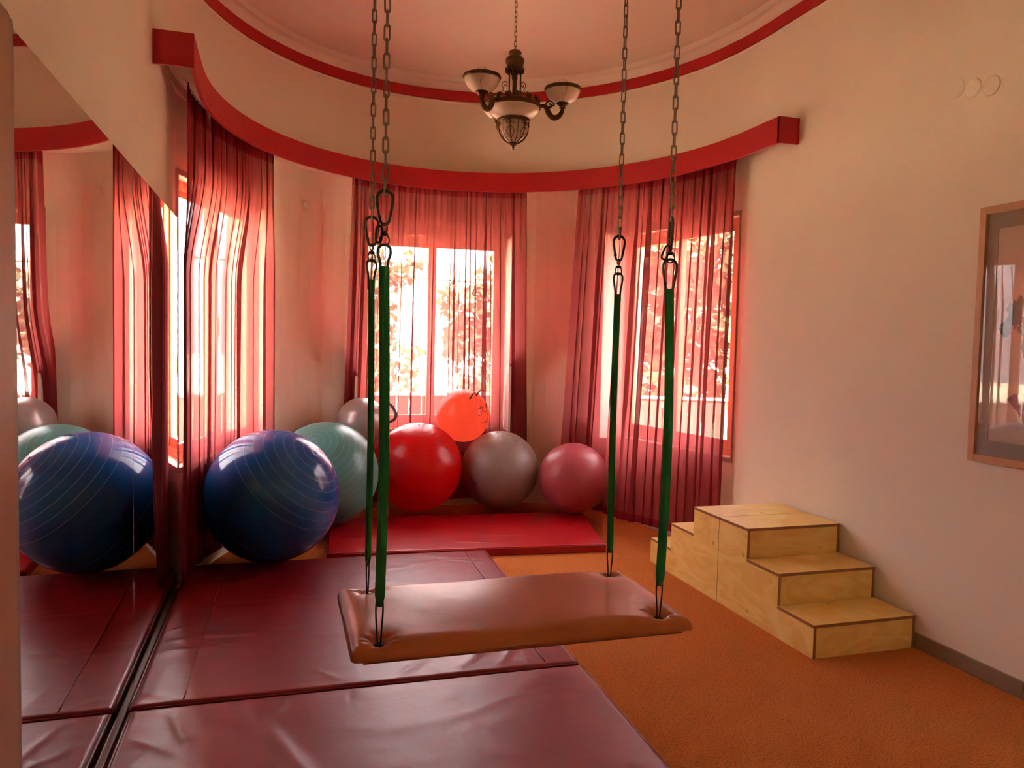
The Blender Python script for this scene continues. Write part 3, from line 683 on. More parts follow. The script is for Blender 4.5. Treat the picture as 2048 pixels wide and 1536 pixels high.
def curtain(label, ta, tb, ba, bb_, folds, seed, left=None, ztop=2.862, zhem=.07, seedamp=1.0, shape=no_shape, ret=(0, 0)):
    RN = 4
    """sheer from angle ta (left) to tb (right) at the track, ba..bb_ at the hem"""
    q = random.Random(seed); nu = folds*22; zs = [ztop-.002*i for i in (0, 1)]+[ztop-.02-.022*i for i in range(6)]+[ztop-.16-(ztop-.16-zhem)*i/44 for i in range(1, 45)]
    # fold centres with uneven spacing
    edges = [0]; 
    for i in range(folds): edges.append(edges[-1]+q.choice((.5, .7, .8, 1, 1.2, 1.7, 2.2)))
    edges = [e/edges[-1] for e in edges]; amps = [q.uniform(.5, 1.25) for _ in range(folds)]; ovs = [q.choice((.003, .004, .006, .008, .012, .02, .032)) for _ in range(folds)]; A0 = [q.uniform(-.012, .016) for _ in range(folds)]; ph = [q.uniform(-1, 1) for _ in range(folds)]
    root = empty('sheer_curtain', (*ell(radians((ta+tb)/2), TOPOFF), 0), label, 'curtain', 'rose sheer curtains under the pelmet')
    ox, oy, _ = root.location
    V = []; k = 0; seglist = []
    for j, z in enumerate(zs):
        h = max(0., min(1., (ztop-z)/.8)); g = max(0., min(1., (ztop-z)/(ztop-zhem)))
        th_a = ta+(ba-ta)*g; th_b = tb+(bb_-tb)*g
        for i in range(-RN, nu+RN+1):
            s = max(0, min(1, i/nu)); ext = (-i/RN*ret[0] if i < 0 else (i-nu)/RN*ret[1] if i > nu else 0)
            while True:
                fi = min(folds-1, max(0, next((m for m in range(folds) if s < edges[m+1]), folds-1))); break
            lo, hi = edges[fi], edges[fi+1]; t = (s-lo)/(hi-lo); wdt = hi-lo
            # flat panel, then a narrow Z-shaped pleat that doubles back on itself
            span = abs(radians(th_b-th_a))*1.95
            ov = ovs[fi]*(.25+.75*h)*(1+.25*sin(4*g+ph[fi]*3))/span
            if t < .56: u = t/.56; tx = lo+(wdt+ov)*u; oz = A0[fi]*sin(pi*u)
            elif t < .78: u = (t-.56)/.22; tx = hi+ov-2*ov*u; oz = .012*(-cos(pi*u)+1)/2+.004*sin(pi*u)
            else: u = (t-.78)/.22; tx = hi-ov+ov*u; oz = .012*(1-u)
            fine = sin(s*folds*2.3*2*pi)
            off = TOPOFF+fine*.010*max(0, 1-h*1.15)+oz*(.2+.8*h)*seedamp
            off += .012*sin(7*s+2.2*g*(1+ph[fi]*.4)+seed)*g
            tl = radians(th_a+(th_b-th_a)*tx)
            dth = radians(th_b-th_a)*ph[fi]*.004*sin(3*g)
            x, y = ell(tl+dth, off)
            if left:
                k_ = sm((2.55-z)/.7)
                if k_ > 0:
                    tt = max(0, min(1, tx)); ii = tt*(len(HUG)-1); i0 = min(len(HUG)-2, int(ii)); pb = HUG[i0].lerp(HUG[i0+1], ii-i0)
                    x += (pb.x+(off-TOPOFF)*.7-x)*k_; y += (pb.y-(off-TOPOFF)*tt*.7-y)*k_
                w = max(0., 1-s/.10)**1.5
                for a_, b_ in zip(left, left[1:]):
                    if a_[0] >= z >= b_[0] or (b_ is left[-1] and z < b_[0]):
                        tt = (a_[0]-z)/(a_[0]-b_[0]); lx = a_[1]+(b_[1]-a_[1])*tt; ly = a_[2]+(b_[2]-a_[2])*tt
                        x = x*(1-w)+(lx+abs(off-TOPOFF)*.5)*w; y = y*(1-w)+(ly+(off-TOPOFF)*.5)*w; break
            zz = z
            x, y = shape(x, y, zz, s)
            if ext > 0:   # cloth ends turned back out of view, added to block window light
                e_ = Vector((x, y)).normalized(); x += e_.x*ext; y += e_.y*ext
            V.append((x-ox, y-oy, zz))
    def part(name, j0, j1, mat):
        f = []; n = nu+1+2*RN
        vs = V[j0*n:(j1+1)*n]
        for j in range(j1-j0):
            for i in range(n-1): f.append((j*n+i, j*n+i+1, (j+1)*n+i+1, (j+1)*n+i))
        return pyobj(name, vs, f, mat, root, smooth=True)
    hd = 6
    part('heading_tape', 0, hd, M_head); part('cloth', hd, len(zs)-2, M_sheer); part('hem', len(zs)-2, len(zs)-1, M_head)
    return root
curtain('rose sheer curtain at the left window, its near edge brushing the mirror', 178.2, 138.7, 173, 137.3, 15, 11, ret=(0, .24),
        left=[(2.87, -.49, 4.50), (2.1, -.494, 4.474), (1.3, -.50, 4.42), (.6, -.525, 4.50), (.07, -.548, 4.66)], zhem=.075)
curtain('rose sheer curtain drawn across the centre window', 113.9, 64.6, 116.6, 62.6, 22, 22, shape=shape_mid, ret=(.26, .26))
curtain('rose sheer curtain across the right window, behind the birch steps', 50.2, 5.4, 54.0, 7.2, 18, 33, shape=shape_right, ret=(.26, 0))

# ------------------------------------------------------------------ birch steps
def steps(name, y_low, y_high, label):
    """three-step plywood unit: lowest step starts at y_low, top ends at y_high"""
    root = empty(name, (2.476, min(y_low, y_high), 0), label, 'steps', 'birch step units pushed back to back')
    X0, X1 = 2.476, 3.086; H = [.168, .336, .505]; s = 1 if y_high > y_low else -1; d = abs(y_high-y_low)/3; T = .016
    ys = [y_low+s*d*i for i in range(4)]
    for x in (X0, X1-T):
        prof = [(ys[0], 0), (ys[0], H[0]-T), (ys[1], H[0]-T), (ys[1], H[1]-T), (ys[2], H[1]-T), (ys[2], H[2]-T), (ys[3], H[2]-T), (ys[3], 0)]
        v = [(x, y, z) for y, z in prof]+[(x+T, y, z) for y, z in prof]; n = 8
        f = [tuple(range(n)), tuple(range(2*n-1, n-1, -1))]+[(i, (i+1) % n, n+(i+1) % n, n+i) for i in range(n)]
        o = pyobj('side_panel', v, f, [M_birch, M_plyedge], mi=[0, 0]+[1]*n); rel(o, root)
    for i in range(3):
        z0 = 0 if i == 0 else H[i-1]
        bm = bmesh.new(); box(bm, (X0+T, min(ys[i]+s*.001, ys[i]+s*T), z0+.0005), (X1-T, max(ys[i]+s*.001, ys[i]+s*T), H[i]-T)); rel(obj('riser', bm, M_birch), root)
        ya, yb = sorted((ys[i]-s*.001, ys[i+1] if i < 2 else ys[3]))
        bm = bmesh.new(); fs = box(bm, (X0-.001, ya, H[i]-T), (X1+.001, yb, H[i]))
        for k, fc in enumerate(fs): fc.material_index = 0 if k in (4, 5) else 1
        for fc in fs:
            nz = fc.calc_center_median(); fc.material_index = 0 if abs(nz.z-(H[i]-T/2)) > T*.4 else 1
        rel(obj('tread', bm, [M_birch, M_plyedge]), root)
    return root
steps('step_unit', 3.034, 3.888, 'three-step birch plywood unit facing the camera, near half of the pair')
steps('step_unit', 4.738, 3.892, 'three-step birch plywood unit facing the window, far half of the pair')

# ------------------------------------------------------------------ swing
HX = [(.255, 2.314), (.242, 1.916), (1.054, 2.304), (1.037, 1.924)]     # BL FL BR FR
sw = empty('platform_swing', (.65, 2.07, .66), 'tan padded platform swing hanging on four chains with green sleeves', 'swing')
sc = Vector(sw.location)
SX0, SX1, SY0, SY1, ZT, ZBt = .168, 1.122, 1.868, 2.362, .742, .70
def cushion():
    nx, ny = 110, 62; v = []; f = []; R1 = .030; RX = .058
    def sup(t): return t
    for j in range(ny+1):
        for i in range(nx+1):
            # rounded-rectangle mapping
            a = -1+2*i/nx; b = -1+2*j/ny
            a = math.copysign(1-(1-abs(a))**1.5, a); b = math.copysign(1-(1-abs(b))**1.5, b)
            hx, hy = (SX1-SX0)/2, (SY1-SY0)/2
            x, y = a*hx, b*hy
            dx, dy = hx-abs(x), hy-abs(y); rc = .016
            if dx < rc and dy < rc:
                ex, ey = (rc-dx), (rc-dy); l = max(ex, ey); h = sqrt(ex*ex+ey*ey)
                if h > 1e-9: ex, ey = ex*l/h, ey*l/h
                x = math.copysign(hx-rc+ex, x); y = math.copysign(hy-rc+ey, y); d = rc-l
            else: d = min(dx, dy)
            z = ZT
            if d < RX: z = ZT-R1+R1*max(0, 1-((RX-d)/RX)**2.4)**.5
            X, Y = x+(SX0+SX1)/2, y+(SY0+SY1)/2
            z += .004*sin(9*X)*sin(11*Y)+.006*(1-(x/hx)**2)*(1-(y/hy)**2)
            for (px, py) in HX:
                rr_ = sqrt((X-px)**2+(Y-py)**2); ang = atan2(Y-py, X-px)
                z -= .024*math.exp(-(rr_/.022)**2)+.008*math.exp(-(rr_/.055)**2)
                z += .0022*sin(ang*9)*math.exp(-((rr_-.03)/.018)**2)
            v.append((X-sc.x, Y-sc.y, z-sc.z))
    n = nx+1
    for j in range(ny):
        for i in range(nx): f.append((j*n+i, j*n+i+1, (j+1)*n+i+1, (j+1)*n+i))
    loop = list(range(n))+[j*n+nx for j in range(1, ny+1)]+[ny*n+i for i in range(nx-1, -1, -1)]+[j*n for j in range(ny-1, 0, -1)]
    prev = loop; q = random.Random(4)
    for (dz, ins) in ((-.004, -.001), (-.009, .000), (-.013, .005), (-.014, .03)):
        cur = []
        for i in loop:
            x, y, z = v[i]; cx_, cy_ = (SX0+SX1)/2-sc.x, (SY0+SY1)/2-sc.y
            L_ = Vector((x-cx_, y-cy_)); sx_ = 1-ins/abs(L_.x) if abs(L_.x) > .2 else 1; sy_ = 1-ins/abs(L_.y) if abs(L_.y) > .15 else 1
            cur.append(len(v)); v.append((cx_+L_.x*sx_, cy_+L_.y*sy_, ZT-R1-sc.z+dz+q.uniform(-.001, .001)))
        for k in range(len(loop)): f.append((prev[k], cur[k], cur[(k+1) % len(loop)], prev[(k+1) % len(loop)]))
        prev = cur
    f.append(tuple(prev))
    return pyobj('seat_cushion', v, f, M_seatv, sw, smooth=True)
cushion()
bm = bmesh.new(); box(bm, (SX0+.03-sc.x, SY0+.012-sc.y, .690-sc.z), (SX1-.03-sc.x, SY1-.02-sc.y, .6995-sc.z), .003); o = obj('base_board', bm, pmat('board', rgb(150, 84, 40), .6), sw); o['label'] = 'thin board under the cushion'
# chain-link meshes
def link_mesh(L, Wd, r, name):
    bm = bmesh.new(); h = L/2-Wd/2; P = []
    for i in range(9): a = pi*i/8; P.append((Wd/2*cos(a), 0, h+Wd/2*sin(a)))
    for i in range(9): a = pi+pi*i/8; P.append((Wd/2*cos(a), 0, -h+Wd/2*sin(a)))
    tube(bm, P, r, 8, closed=True)
    me = bpy.data.meshes.new(name); bm.to_mesh(me); bm.free()
    for p in me.polygons: p.use_smooth = True
    return me
ML = link_mesh(.0395, .0125, .0024, 'chain_link'); ML.materials.append(M_steel)
def chain(parent, x, y, z0, z1, pitch, me, seed, tw0=0, tw=0, name='chain', off=Vector((0, 0, 0))):
    root = empty(name, (x-off.x, y-off.y, z0-off.z), parent=parent)
    n = int((z1-z0)/pitch); q = random.Random(seed); ang = tw0
    for i in range(n+1):
        o = bpy.data.objects.new('chain_link', me); COL.objects.link(o); o.parent = root
        o.location = (0, 0, pitch*(i+.5)); ang += pi/2+tw; o.rotation_euler = (q.uniform(-.02, .02), q.uniform(-.02, .02), ang+q.uniform(-.12, .12))
    return root
def pear(L, Wt, Wb, r, name, mat, parent, loc, rotz, gate=True):
    """snap-hook outline: round wide top, narrow bottom, with a gate notch"""
    P = []
    for i in range(13): a = pi*i/12; P.append((Wt/2*cos(a), 0, L/2-Wt/2+Wt/2*sin(a)))
    P.append((-Wt/2*.96, 0, L*.12))
    for i in range(11): a = pi+pi*i/10; P.append((Wb/2*cos(a), 0, -L/2+Wb/2+Wb/2*sin(a)))
    P.append((Wt/2*.96, 0, L*.12))
    bm = bmesh.new(); tube(bm, P, r, 8, closed=True)
    if gate: lathe(bm, [(0, -.004), (r*1.3, -.004), (r*1.3, .004), (0, .004)], 10, (-(Wb/2+.001), 0, -L*.28))
    return obj(name, bm, mat, parent, True, loc=loc, rot=(0, 0, rotz))
FACE = -YAW            # rotation that turns a link flat to the camera's side of the room
spec = [ # x, y, car_top, car_bot, ring z, loop top, sleeve top, sleeve bottom, carabiner angle, loop angle
    dict(p=HX[0], ct=1.866, cb=1.782, rz=1.748, lt=1.740, st=1.681, sb=.812, ca=FACE+.35, la=FACE+.6, tw=.035, w=.0085),
    dict(p=HX[1], ct=1.870, cb=1.787, rz=1.742, lt=1.738, st=1.683, sb=.824, ca=FACE, la=FACE+.1, tw=.0, w=.0115),
    dict(p=HX[2], ct=1.858, cb=1.778, rz=1.752, lt=1.738, st=1.669, sb=.809, ca=FACE+.3, la=FACE+.25, tw=.02, w=.0095),
    dict(p=HX[3], ct=1.860, cb=1.782, rz=1.777, lt=1.740, st=1.661, sb=.817, ca=FACE+pi/2, la=FACE, tw=.01, w=.0115)]
for k, s in enumerate(spec):
    x, y = s['p']; lx, ly = x-sc.x, y-sc.y
    chain(sw, x, y, s['ct']-.008, ZC-.02, .0338, ML, 50+k, FACE, s['tw'], off=sc)
    lathe_ = latheobj('ceiling_hook', [(0, ZC-.03-sc.z), (.012, ZC-.03-sc.z), (.03, ZC-.006-sc.z), (.032, ZC-sc.z)], M_steel, sw, 20, loc=(lx, ly, 0))
    L_ = s['ct']-s['cb']
    pear(L_, .040, .023, .0042, 'carabiner', M_dsteel, sw, (lx, ly, (s['ct']+s['cb'])/2-sc.z), s['ca'])
    # swivel: eye, body, ring
    zt = s['cb']+.004; zb = s['lt']-.004
    bm = bmesh.new(); zm = (zt+zb)/2
    tube(bm, [(.0065*cos(a), 0, zm+.016+.010*sin(a)) for a in [2*pi*i/14 for i in range(14)]], .0022, 6, closed=True)
    lathe(bm, [(0, .004), (.005, .004), (.009, .002), (.010, -.002), (.006, -.005), (0, -.005)], 14, (0, 0, zm))
    o = obj('swivel', bm, M_dsteel, sw, True, loc=(lx, ly, -sc.z), rot=(0, 0, s['ca']+.4))
    tubeobj('swivel_ring', [(.0125*cos(a), 0, .0125*sin(a)) for a in [2*pi*i/18 for i in range(18)]], .0022, M_dsteel, sw, 6, closed=True, loc=(lx, ly, (zm-.014)-sc.z), rot=(0, 0, s['la']+.2))
    # loop from swivel down into the sleeve
    LT, ST = s['lt'], s['st']
    if k == 3: pear(LT-ST+.008, .038, .022, .0038, 'carabiner', M_dsteel, sw, (lx, ly, (LT+ST)/2-sc.z), s['la'])
    else:
        P = [(-.0085, 0, ST-.03), (-.009, 0, ST+.01), (-.016, 0, LT-.022)]+[(.016*-cos(a), 0, LT-.016+.015*sin(a)) for a in [pi*i/10 for i in range(1, 10)]]+[(.016, 0, LT-.022), (.009, 0, ST+.01), (.0085, 0, ST-.03)]
        tubeobj('top_loop', P, .0036, M_dsteel, sw, 8, loc=(lx, ly, -sc.z), rot=(0, 0, s['la']))
    # small oval quick link clipped beside
    if k in (1, 3):
        o = link('quick_link', link_mesh(.040, .015, .0028, 'quick_link'), M_black, sw, loc=(lx-.014, ly, 1.756-sc.z+(.006 if k == 3 else .006)), rot=(0, .38 if k == 3 else .05, FACE))
    # webbing sleeve, slightly bowed
    n = 30; q = random.Random(k); P = []
    bow = (.004, .006, -.003, .010)[k]
    def cen(t): return Vector((bow*sin(pi*t), 0, 0))
    sl = empty('rope_sleeve', (lx, ly, s['sb']-sc.z), parent=sw); sl.rotation_euler = (0, 0, FACE)
    H_ = s['st']-s['sb']; bm = bmesh.new(); rings = []
    w_ = s['w']*1.05; seg = 24
    for i in range(n+1):
        t = i/n; c = cen(t); kk = 1 if t > .03 else .55+.45*t/.03
        ring = []
        for m in range(seg):
            a = 2*pi*m/seg; ridge = 1+.10*cos(4*a)
            ring.append(bm.verts.new((c.x+w_*cos(a)*kk*ridge, w_*.75*sin(a)*kk*ridge, t*H_)))
        rings.append(ring)
    for A_, B_ in zip(rings, rings[1:]):
        for m in range(seg): bm.faces.new((A_[m], A_[(m+1) % seg], B_[(m+1) % seg], B_[m]))
    bm.faces.new(rings[0][::-1]); bm.faces.new(rings[-1])
    obj('sleeve_cloth', bm, M_green, sl, True)
    for xx in (-.45, .35):
        P = [(cen(t).x+w_*xx, -w_*.75*sqrt(1-xx*xx)*1.02, t*H_) for t in [i/40 for i in range(1, 41)]]
        tubeobj('stitching', P, .0006, M_stitch, sl, 4)
    # lower wire loop into the cushion
    zs0 = s['sb']+.02; zh = .728
    P = [(-.0075, 0, zs0-sc.z), (-.009, 0, s['sb']-.012-sc.z), (-.006, 0, zh+.035-sc.z), (-.0035, 0, zh-sc.z), (.0035, 0, zh-sc.z), (.006, 0, zh+.035-sc.z), (.009, 0, s['sb']-.012-sc.z), (.0075, 0, zs0-sc.z)]
    tubeobj('lower_loop', smoothpts(P, 4), .0024, M_dsteel, sw, 8, loc=(lx, ly, 0), rot=(0, 0, FACE+(1.3 if k == 0 else .2)))
    latheobj('grommet', [(.004, 0), (.012, .001), (.013, -.002), (.003, -.003)], M_black, sw, 18, loc=(lx, ly, .727-sc.z))

# ------------------------------------------------------------------ chandelier
ch = empty('chandelier', (1.228, 4.13, 2.57), 'antique brass chandelier with alabaster bowls hanging from a thin chain', 'chandelier')
def cz(z): return z-2.57
MLc = link_mesh(.034, .013, .0016, 'chandelier_link'); MLc.materials.append(M_brass)
chain(ch, 0, 0, cz(3.115), cz(ZC-.03), .0265, MLc, 9, FACE+.3, .03)
latheobj('ceiling_rose', [(0, cz(3.70)), (.03, cz(3.705)), (.055, cz(3.74)), (.06, cz(ZC))], M_brass, ch)
latheobj('top_knob', [(.004, cz(3.118)), (.028, cz(3.117)), (.036, cz(3.108)), (.034, cz(3.098)), (.022, cz(3.092)), (.022, cz(3.082)), (.030, cz(3.078))], M_brass, ch, 24)
bm = bmesh.new(); lathe(bm, [(0, cz(3.082)), (.040, cz(3.082)), (.051, cz(3.072)), (.052, cz(3.052)), (.047, cz(3.05)), (.047, cz(3.02)), (.051, cz(3.018)), (.050, cz(3.010)), (.044, cz(3.008)), (.043, cz(3.045)), (0, cz(3.05))], 32)
for i in range(12):
    a = 2*pi*i/12; lathe(bm, [(0, .012), (.009, .006), (.010, -.004), (.006, -.014), (0, -.018)], 8, (.046*cos(a), .046*sin(a), cz(3.012)))
obj('crown_cap', bm, M_brass, ch, True)
bm = bmesh.new(); lathe(bm, [(.014, cz(3.05)), (.013, cz(2.98)), (.018, cz(2.97)), (.012, cz(2.955)), (.013, cz(2.88)), (.022, cz(2.865)), (.03, cz(2.84))], 20); obj('column', bm, M_brass, ch, True)
for i in range(3):
    a = radians(200+120*i); tubeobj('rod', [(.036*cos(a), .036*sin(a), cz(3.03)), (.036*cos(a), .036*sin(a), cz(2.84))], .0042, M_brass, ch, 8)
def scroll(r0, turns, n=26, flip=1):
    return [((r0*(1-i/n*.82))*cos(turns*2*pi*i/n), (r0*(1-i/n*.82))*sin(turns*2*pi*i/n)*flip) for i in range(n+1)]
for i in range(3):
    a = radians(140+120*i); d = Vector((cos(a), sin(a), 0)); base = Vector((0, 0, cz(2.90)))
    P = [base+d*(.058+u)+Vector((0, 0, .042+w)) for u, w in scroll(.02, 1.1)]
    P2 = [base+d*(.060+u)+Vector((0, 0, -.006-w)) for u, w in scroll(.022, 1.1)]
    bm = bmesh.new(); tube(bm, P, .0024, 6); tube(bm, P2, .0024, 6)
    tube(bm, [base+d*(.078)+Vector((0, 0, .042)), base+d*.066+Vector((0, 0, .018)), base+d*.082+Vector((0, 0, -.006))], .0024, 6)
    obj('scroll', bm, M_brass, ch, True)
# ring with rosettes above the main bowl
bm = bmesh.new(); lathe(bm, [(.146, cz(2.800)), (.150, cz(2.806)), (.148, cz(2.818)), (.136, cz(2.832)), (.110, cz(2.842)), (.06, cz(2.848)), (.02, cz(2.852)), (.02, cz(2.842)), (.10, cz(2.832)), (.138, cz(2.812)), (.146, cz(2.800))], 48)
obj('bowl_ring', bm, M_brass, ch, True)
me = None
for i in range(15):
    a = 2*pi*i/15
    if me is None:
        bm = bmesh.new(); lathe(bm, [(0, .008), (.006, .007), (.007, .003), (.016, .004), (.018, 0), (.012, -.003), (0, -.003)], 14)
        for k in range(6): lathe(bm, [(0, .005), (.005, .003), (.006, 0), (0, -.002)], 8, (.015*cos(k*pi/3), .015*sin(k*pi/3), 0))
        o = obj('rosette', bm, M_brass, ch, True); me = o.data
    else: o = link('rosette', me, None, ch)
    o.location = (.138*cos(a), .138*sin(a), cz(2.842)); o.rotation_euler = Vector((cos(a), sin(a), .25)).to_track_quat('Z', 'Y').to_euler()
# main bowl
prof = [(.142*cos(t), -.078*sin(t)) for t in [radians(x) for x in range(0, 58, 4)]]
latheobj('main_bowl', [(r, cz(2.806)+z) for r, z in prof]+[(r*.96, cz(2.808)+z*.95) for r, z in reversed(prof)], M_alab, ch, 48)
# pierced basket at the bottom
bm = bmesh.new()
def cage(t): # 0 top .. 1 bottom
    return (.086*(1-t**3.8*.74), cz(2.735-.125*t))
lathe(bm, [(.084, cz(2.742)), (.092, cz(2.740)), (.090, cz(2.728)), (.084, cz(2.724))], 40)
lathe(bm, [(.024, cz(2.615)), (.028, cz(2.610)), (.02, cz(2.602)), (.006, cz(2.596)), (.008, cz(2.590)), (.004, cz(2.584)), (.006, cz(2.578)), (0, cz(2.570))], 16)
for i in range(12):
    a = 2*pi*i/12
    tube(bm, [(cage(t/12)[0]*cos(a), cage(t/12)[0]*sin(a), cage(t/12)[1]) for t in range(13)], .0018 if i % 2 else .003, 6)
    if i % 2 == 0:
        for sgn in (-1, 1):
            P = []
            for u, w in scroll(.013, 1.2, 14, sgn):
                aa = a+sgn*(.16)+u/.085; t = .2+(w/.125); r, z = cage(max(0, t)); P.append((r*cos(aa), r*sin(aa), z))
            tube(bm, P, .0020, 5)
            P = []
            for kx in range(9):
                t = .35+.5*kx/8; aa = a+sgn*.28*sin(pi*kx/8); r, z = cage(t); P.append((r*cos(aa), r*sin(aa), z))
            tube(bm, P, .0020, 5)
obj('basket', bm, M_brass, ch, True)
latheobj('inner_globe', [(.079*(1-(i/10)**3.8*.76), cz(2.732-.115*i/10)) for i in range(11)]+[(0, cz(2.612))], M_alab, ch, 32)
# arms: a radius 0.27, directions in (right, toward camera) of the photographed pose
for k, (ar, ac) in enumerate(((.986, .165), (-.636, .772), (-.35, -.937))):
    d = (R_*ar+Bk*ac).normalized(); z0 = 2.815
    arm = empty('arm', (0, 0, 0), parent=ch)
    def P3(r, z): return d*r+Vector((0, 0, cz(z)))
    ctrl = [P3(.140, 2.812), P3(.165, 2.812), P3(.182, 2.800), P3(.196, 2.770), P3(.218, 2.748), P3(.244, 2.750), P3(.262, 2.768), P3(.271, 2.790), P3(.272, 2.802)]
    sp = smoothpts(ctrl, 4); nn_ = len(sp)
    tubeobj('arm_tube', sp, [.009+.007*sin(pi*min(1, i/nn_*1.1)) for i in range(nn_)], M_brass, arm, 10)
    sc_ = [P3(.197+u, 2.815+w) for u, w in scroll(.028, 1.35, 26)]
    tubeobj('scroll', [P3(.182, 2.80)]+sc_[::1], .0055, M_brass, arm, 8)
    b = d*.27
    latheobj('cup', [(.010, cz(2.792)), (.020, cz(2.798)), (.014, cz(2.804)), (.022, cz(2.810)), (.034, cz(2.820)), (.037, cz(2.829)), (.030, cz(2.826)), (0, cz(2.815))], M_brass, arm, 20, loc=(b.x, b.y, 0))
    pr_ = [(.095*sin(radians(t))**.8, cz(2.905)-.085*cos(radians(t))) for t in range(0, 91, 9)]
    bowl = latheobj('bowl', pr_+[(r*.95, z+.002) for r, z in reversed(pr_)], M_alab, arm, 40, loc=(b.x, b.y, 0))
    bm = bmesh.new(); lathe(bm, [(.093, cz(2.889)), (.098, cz(2.889)), (.0985, cz(2.907)), (.093, cz(2.909)), (.0925, cz(2.889))], 44)
    for i in range(32):
        a = 2*pi*i/32; lathe(bm, [(0, .005), (.004, 0), (0, -.005)], 6, (.099*cos(a), .099*sin(a), cz(2.898)))
    obj('bowl_rim', bm, M_brass, arm, True, loc=(b.x, b.y, 0))
    latheobj('bulb', [(.012, cz(2.83)), (.02, cz(2.86)), (.030, cz(2.895)), (.031, cz(2.925)), (.022, cz(2.948)), (0, cz(2.957))], M_alab, arm, 20, loc=(b.x, b.y, 0))
    # painted vein on the bowl
    vq = random.Random(k+3); va = atan2(Bk.y, Bk.x)+.25; P = []
    for i in range(10):
        t = radians(84-7*i); va += vq.uniform(-.09, .07); r = .0955*sin(t)**.8; P.append((b.x+r*cos(va), b.y+r*sin(va), cz(2.905)-.0855*cos(t)))
    tubeobj('vein', P, .0009, M_vein, arm, 4)

# ------------------------------------------------------------------ outdoors
M_ground = pmat('lawn', rgb(196, 190, 160), 1, var=.3, scale=3)
M_asph = pmat('paving', rgb(120, 108, 96), .9, var=.1, scale=4)
M_fence = pmat('fence_boards', rgb(62, 40, 32), .8, var=.25, scale=6, stretch=(1, 1, .1))
M_rail = pmat('rail_white', rgb(160, 156, 150), .5)
def leafmat(name, c1, c2):
    m, nt, p = newmat(name); L = nt.links.new
    oi = N(nt, 'ShaderNodeTexCoord'); nz = N(nt, 'ShaderNodeTexNoise', Scale=2.3, Detail=3.0); L(oi.outputs['Object'], nz.inputs['Vector'])
    cr = N(nt, 'ShaderNodeValToRGB'); L(nz.outputs['Fac'], cr.inputs[0]); cr.color_ramp.elements[0].position = .35; cr.color_ramp.elements[1].position = .65
    cr.color_ramp.elements[0].color = c1; cr.color_ramp.elements[1].color = c2; L(cr.outputs[0], p.inputs['Base Color'])
    tr = N(nt, 'ShaderNodeBsdfTranslucent'); L(cr.outputs[0], tr.inputs[0]); ms = N(nt, 'ShaderNodeMixShader'); ms.inputs[0].default_value = .4
    L(p.outputs[0], ms.inputs[1]); L(tr.outputs[0], ms.inputs[2]); L(ms.outputs[0], nt.nodes['Material Output'].inputs[0]); p.inputs['Roughness'].default_value = .5
    return m
M_leaf = leafmat('autumn_leaf', rgb(50, 56, 34), rgb(92, 80, 52))
M_leafg = leafmat('green_leaf', rgb(38, 48, 32), rgb(68, 74, 52))
M_bark = pmat('bark', rgb(96, 76, 60), .9, var=.3, scale=20)
struct(boxobj('ground', (-40, 6.9, -.6), (50, 90, -.45), M_ground))
struct(boxobj('ground', (-40, -20, -.6), (-1.2, 6.9, -.45), M_ground))
struct(boxobj('ground', (3.7, -20, -.6), (50, 6.9, -.45), M_asph))
# low board fence with pale top rail round the garden
fen = empty('garden_fence', (1.2, 9.3, -.45), 'low brown board fence with a pale top rail outside the windows', 'fence')
fpath = [(-4.2, 5.2), (-3.4, 8.0), (-.5, 9.2), (3.2, 9.4), (5.4, 8.4), (6.2, 6.0), (6.4, 3.5)]
bme = None; zt = .86
for a, b in zip(fpath, fpath[1:]):
    a, b = Vector(a), Vector(b); L_ = (b-a).length; nb = int(L_/.152); an = atan2((b-a).y, (b-a).x)
    for i in range(nb):
        p = a.lerp(b, (i+.5)/nb)
        if bme is None:
            bm = bmesh.new(); box(bm, (-.07, -.01, 0), (.07, .01, zt+.45-.03), .003); o = obj('board', bm, M_fence, fen); bme = o.data
        else: o = link('board', bme, None, fen)
        o.location = (p.x-1.2, p.y-9.3, 0); o.rotation_euler = (0, 0, an)
    bm = bmesh.new(); box(bm, (0, -.03, 0), (L_, .03, .035), .004); o = obj('top_rail', bm, M_rail, fen, loc=(a.x-1.2, a.y-9.3, zt+.42), rot=(0, 0, an)); 
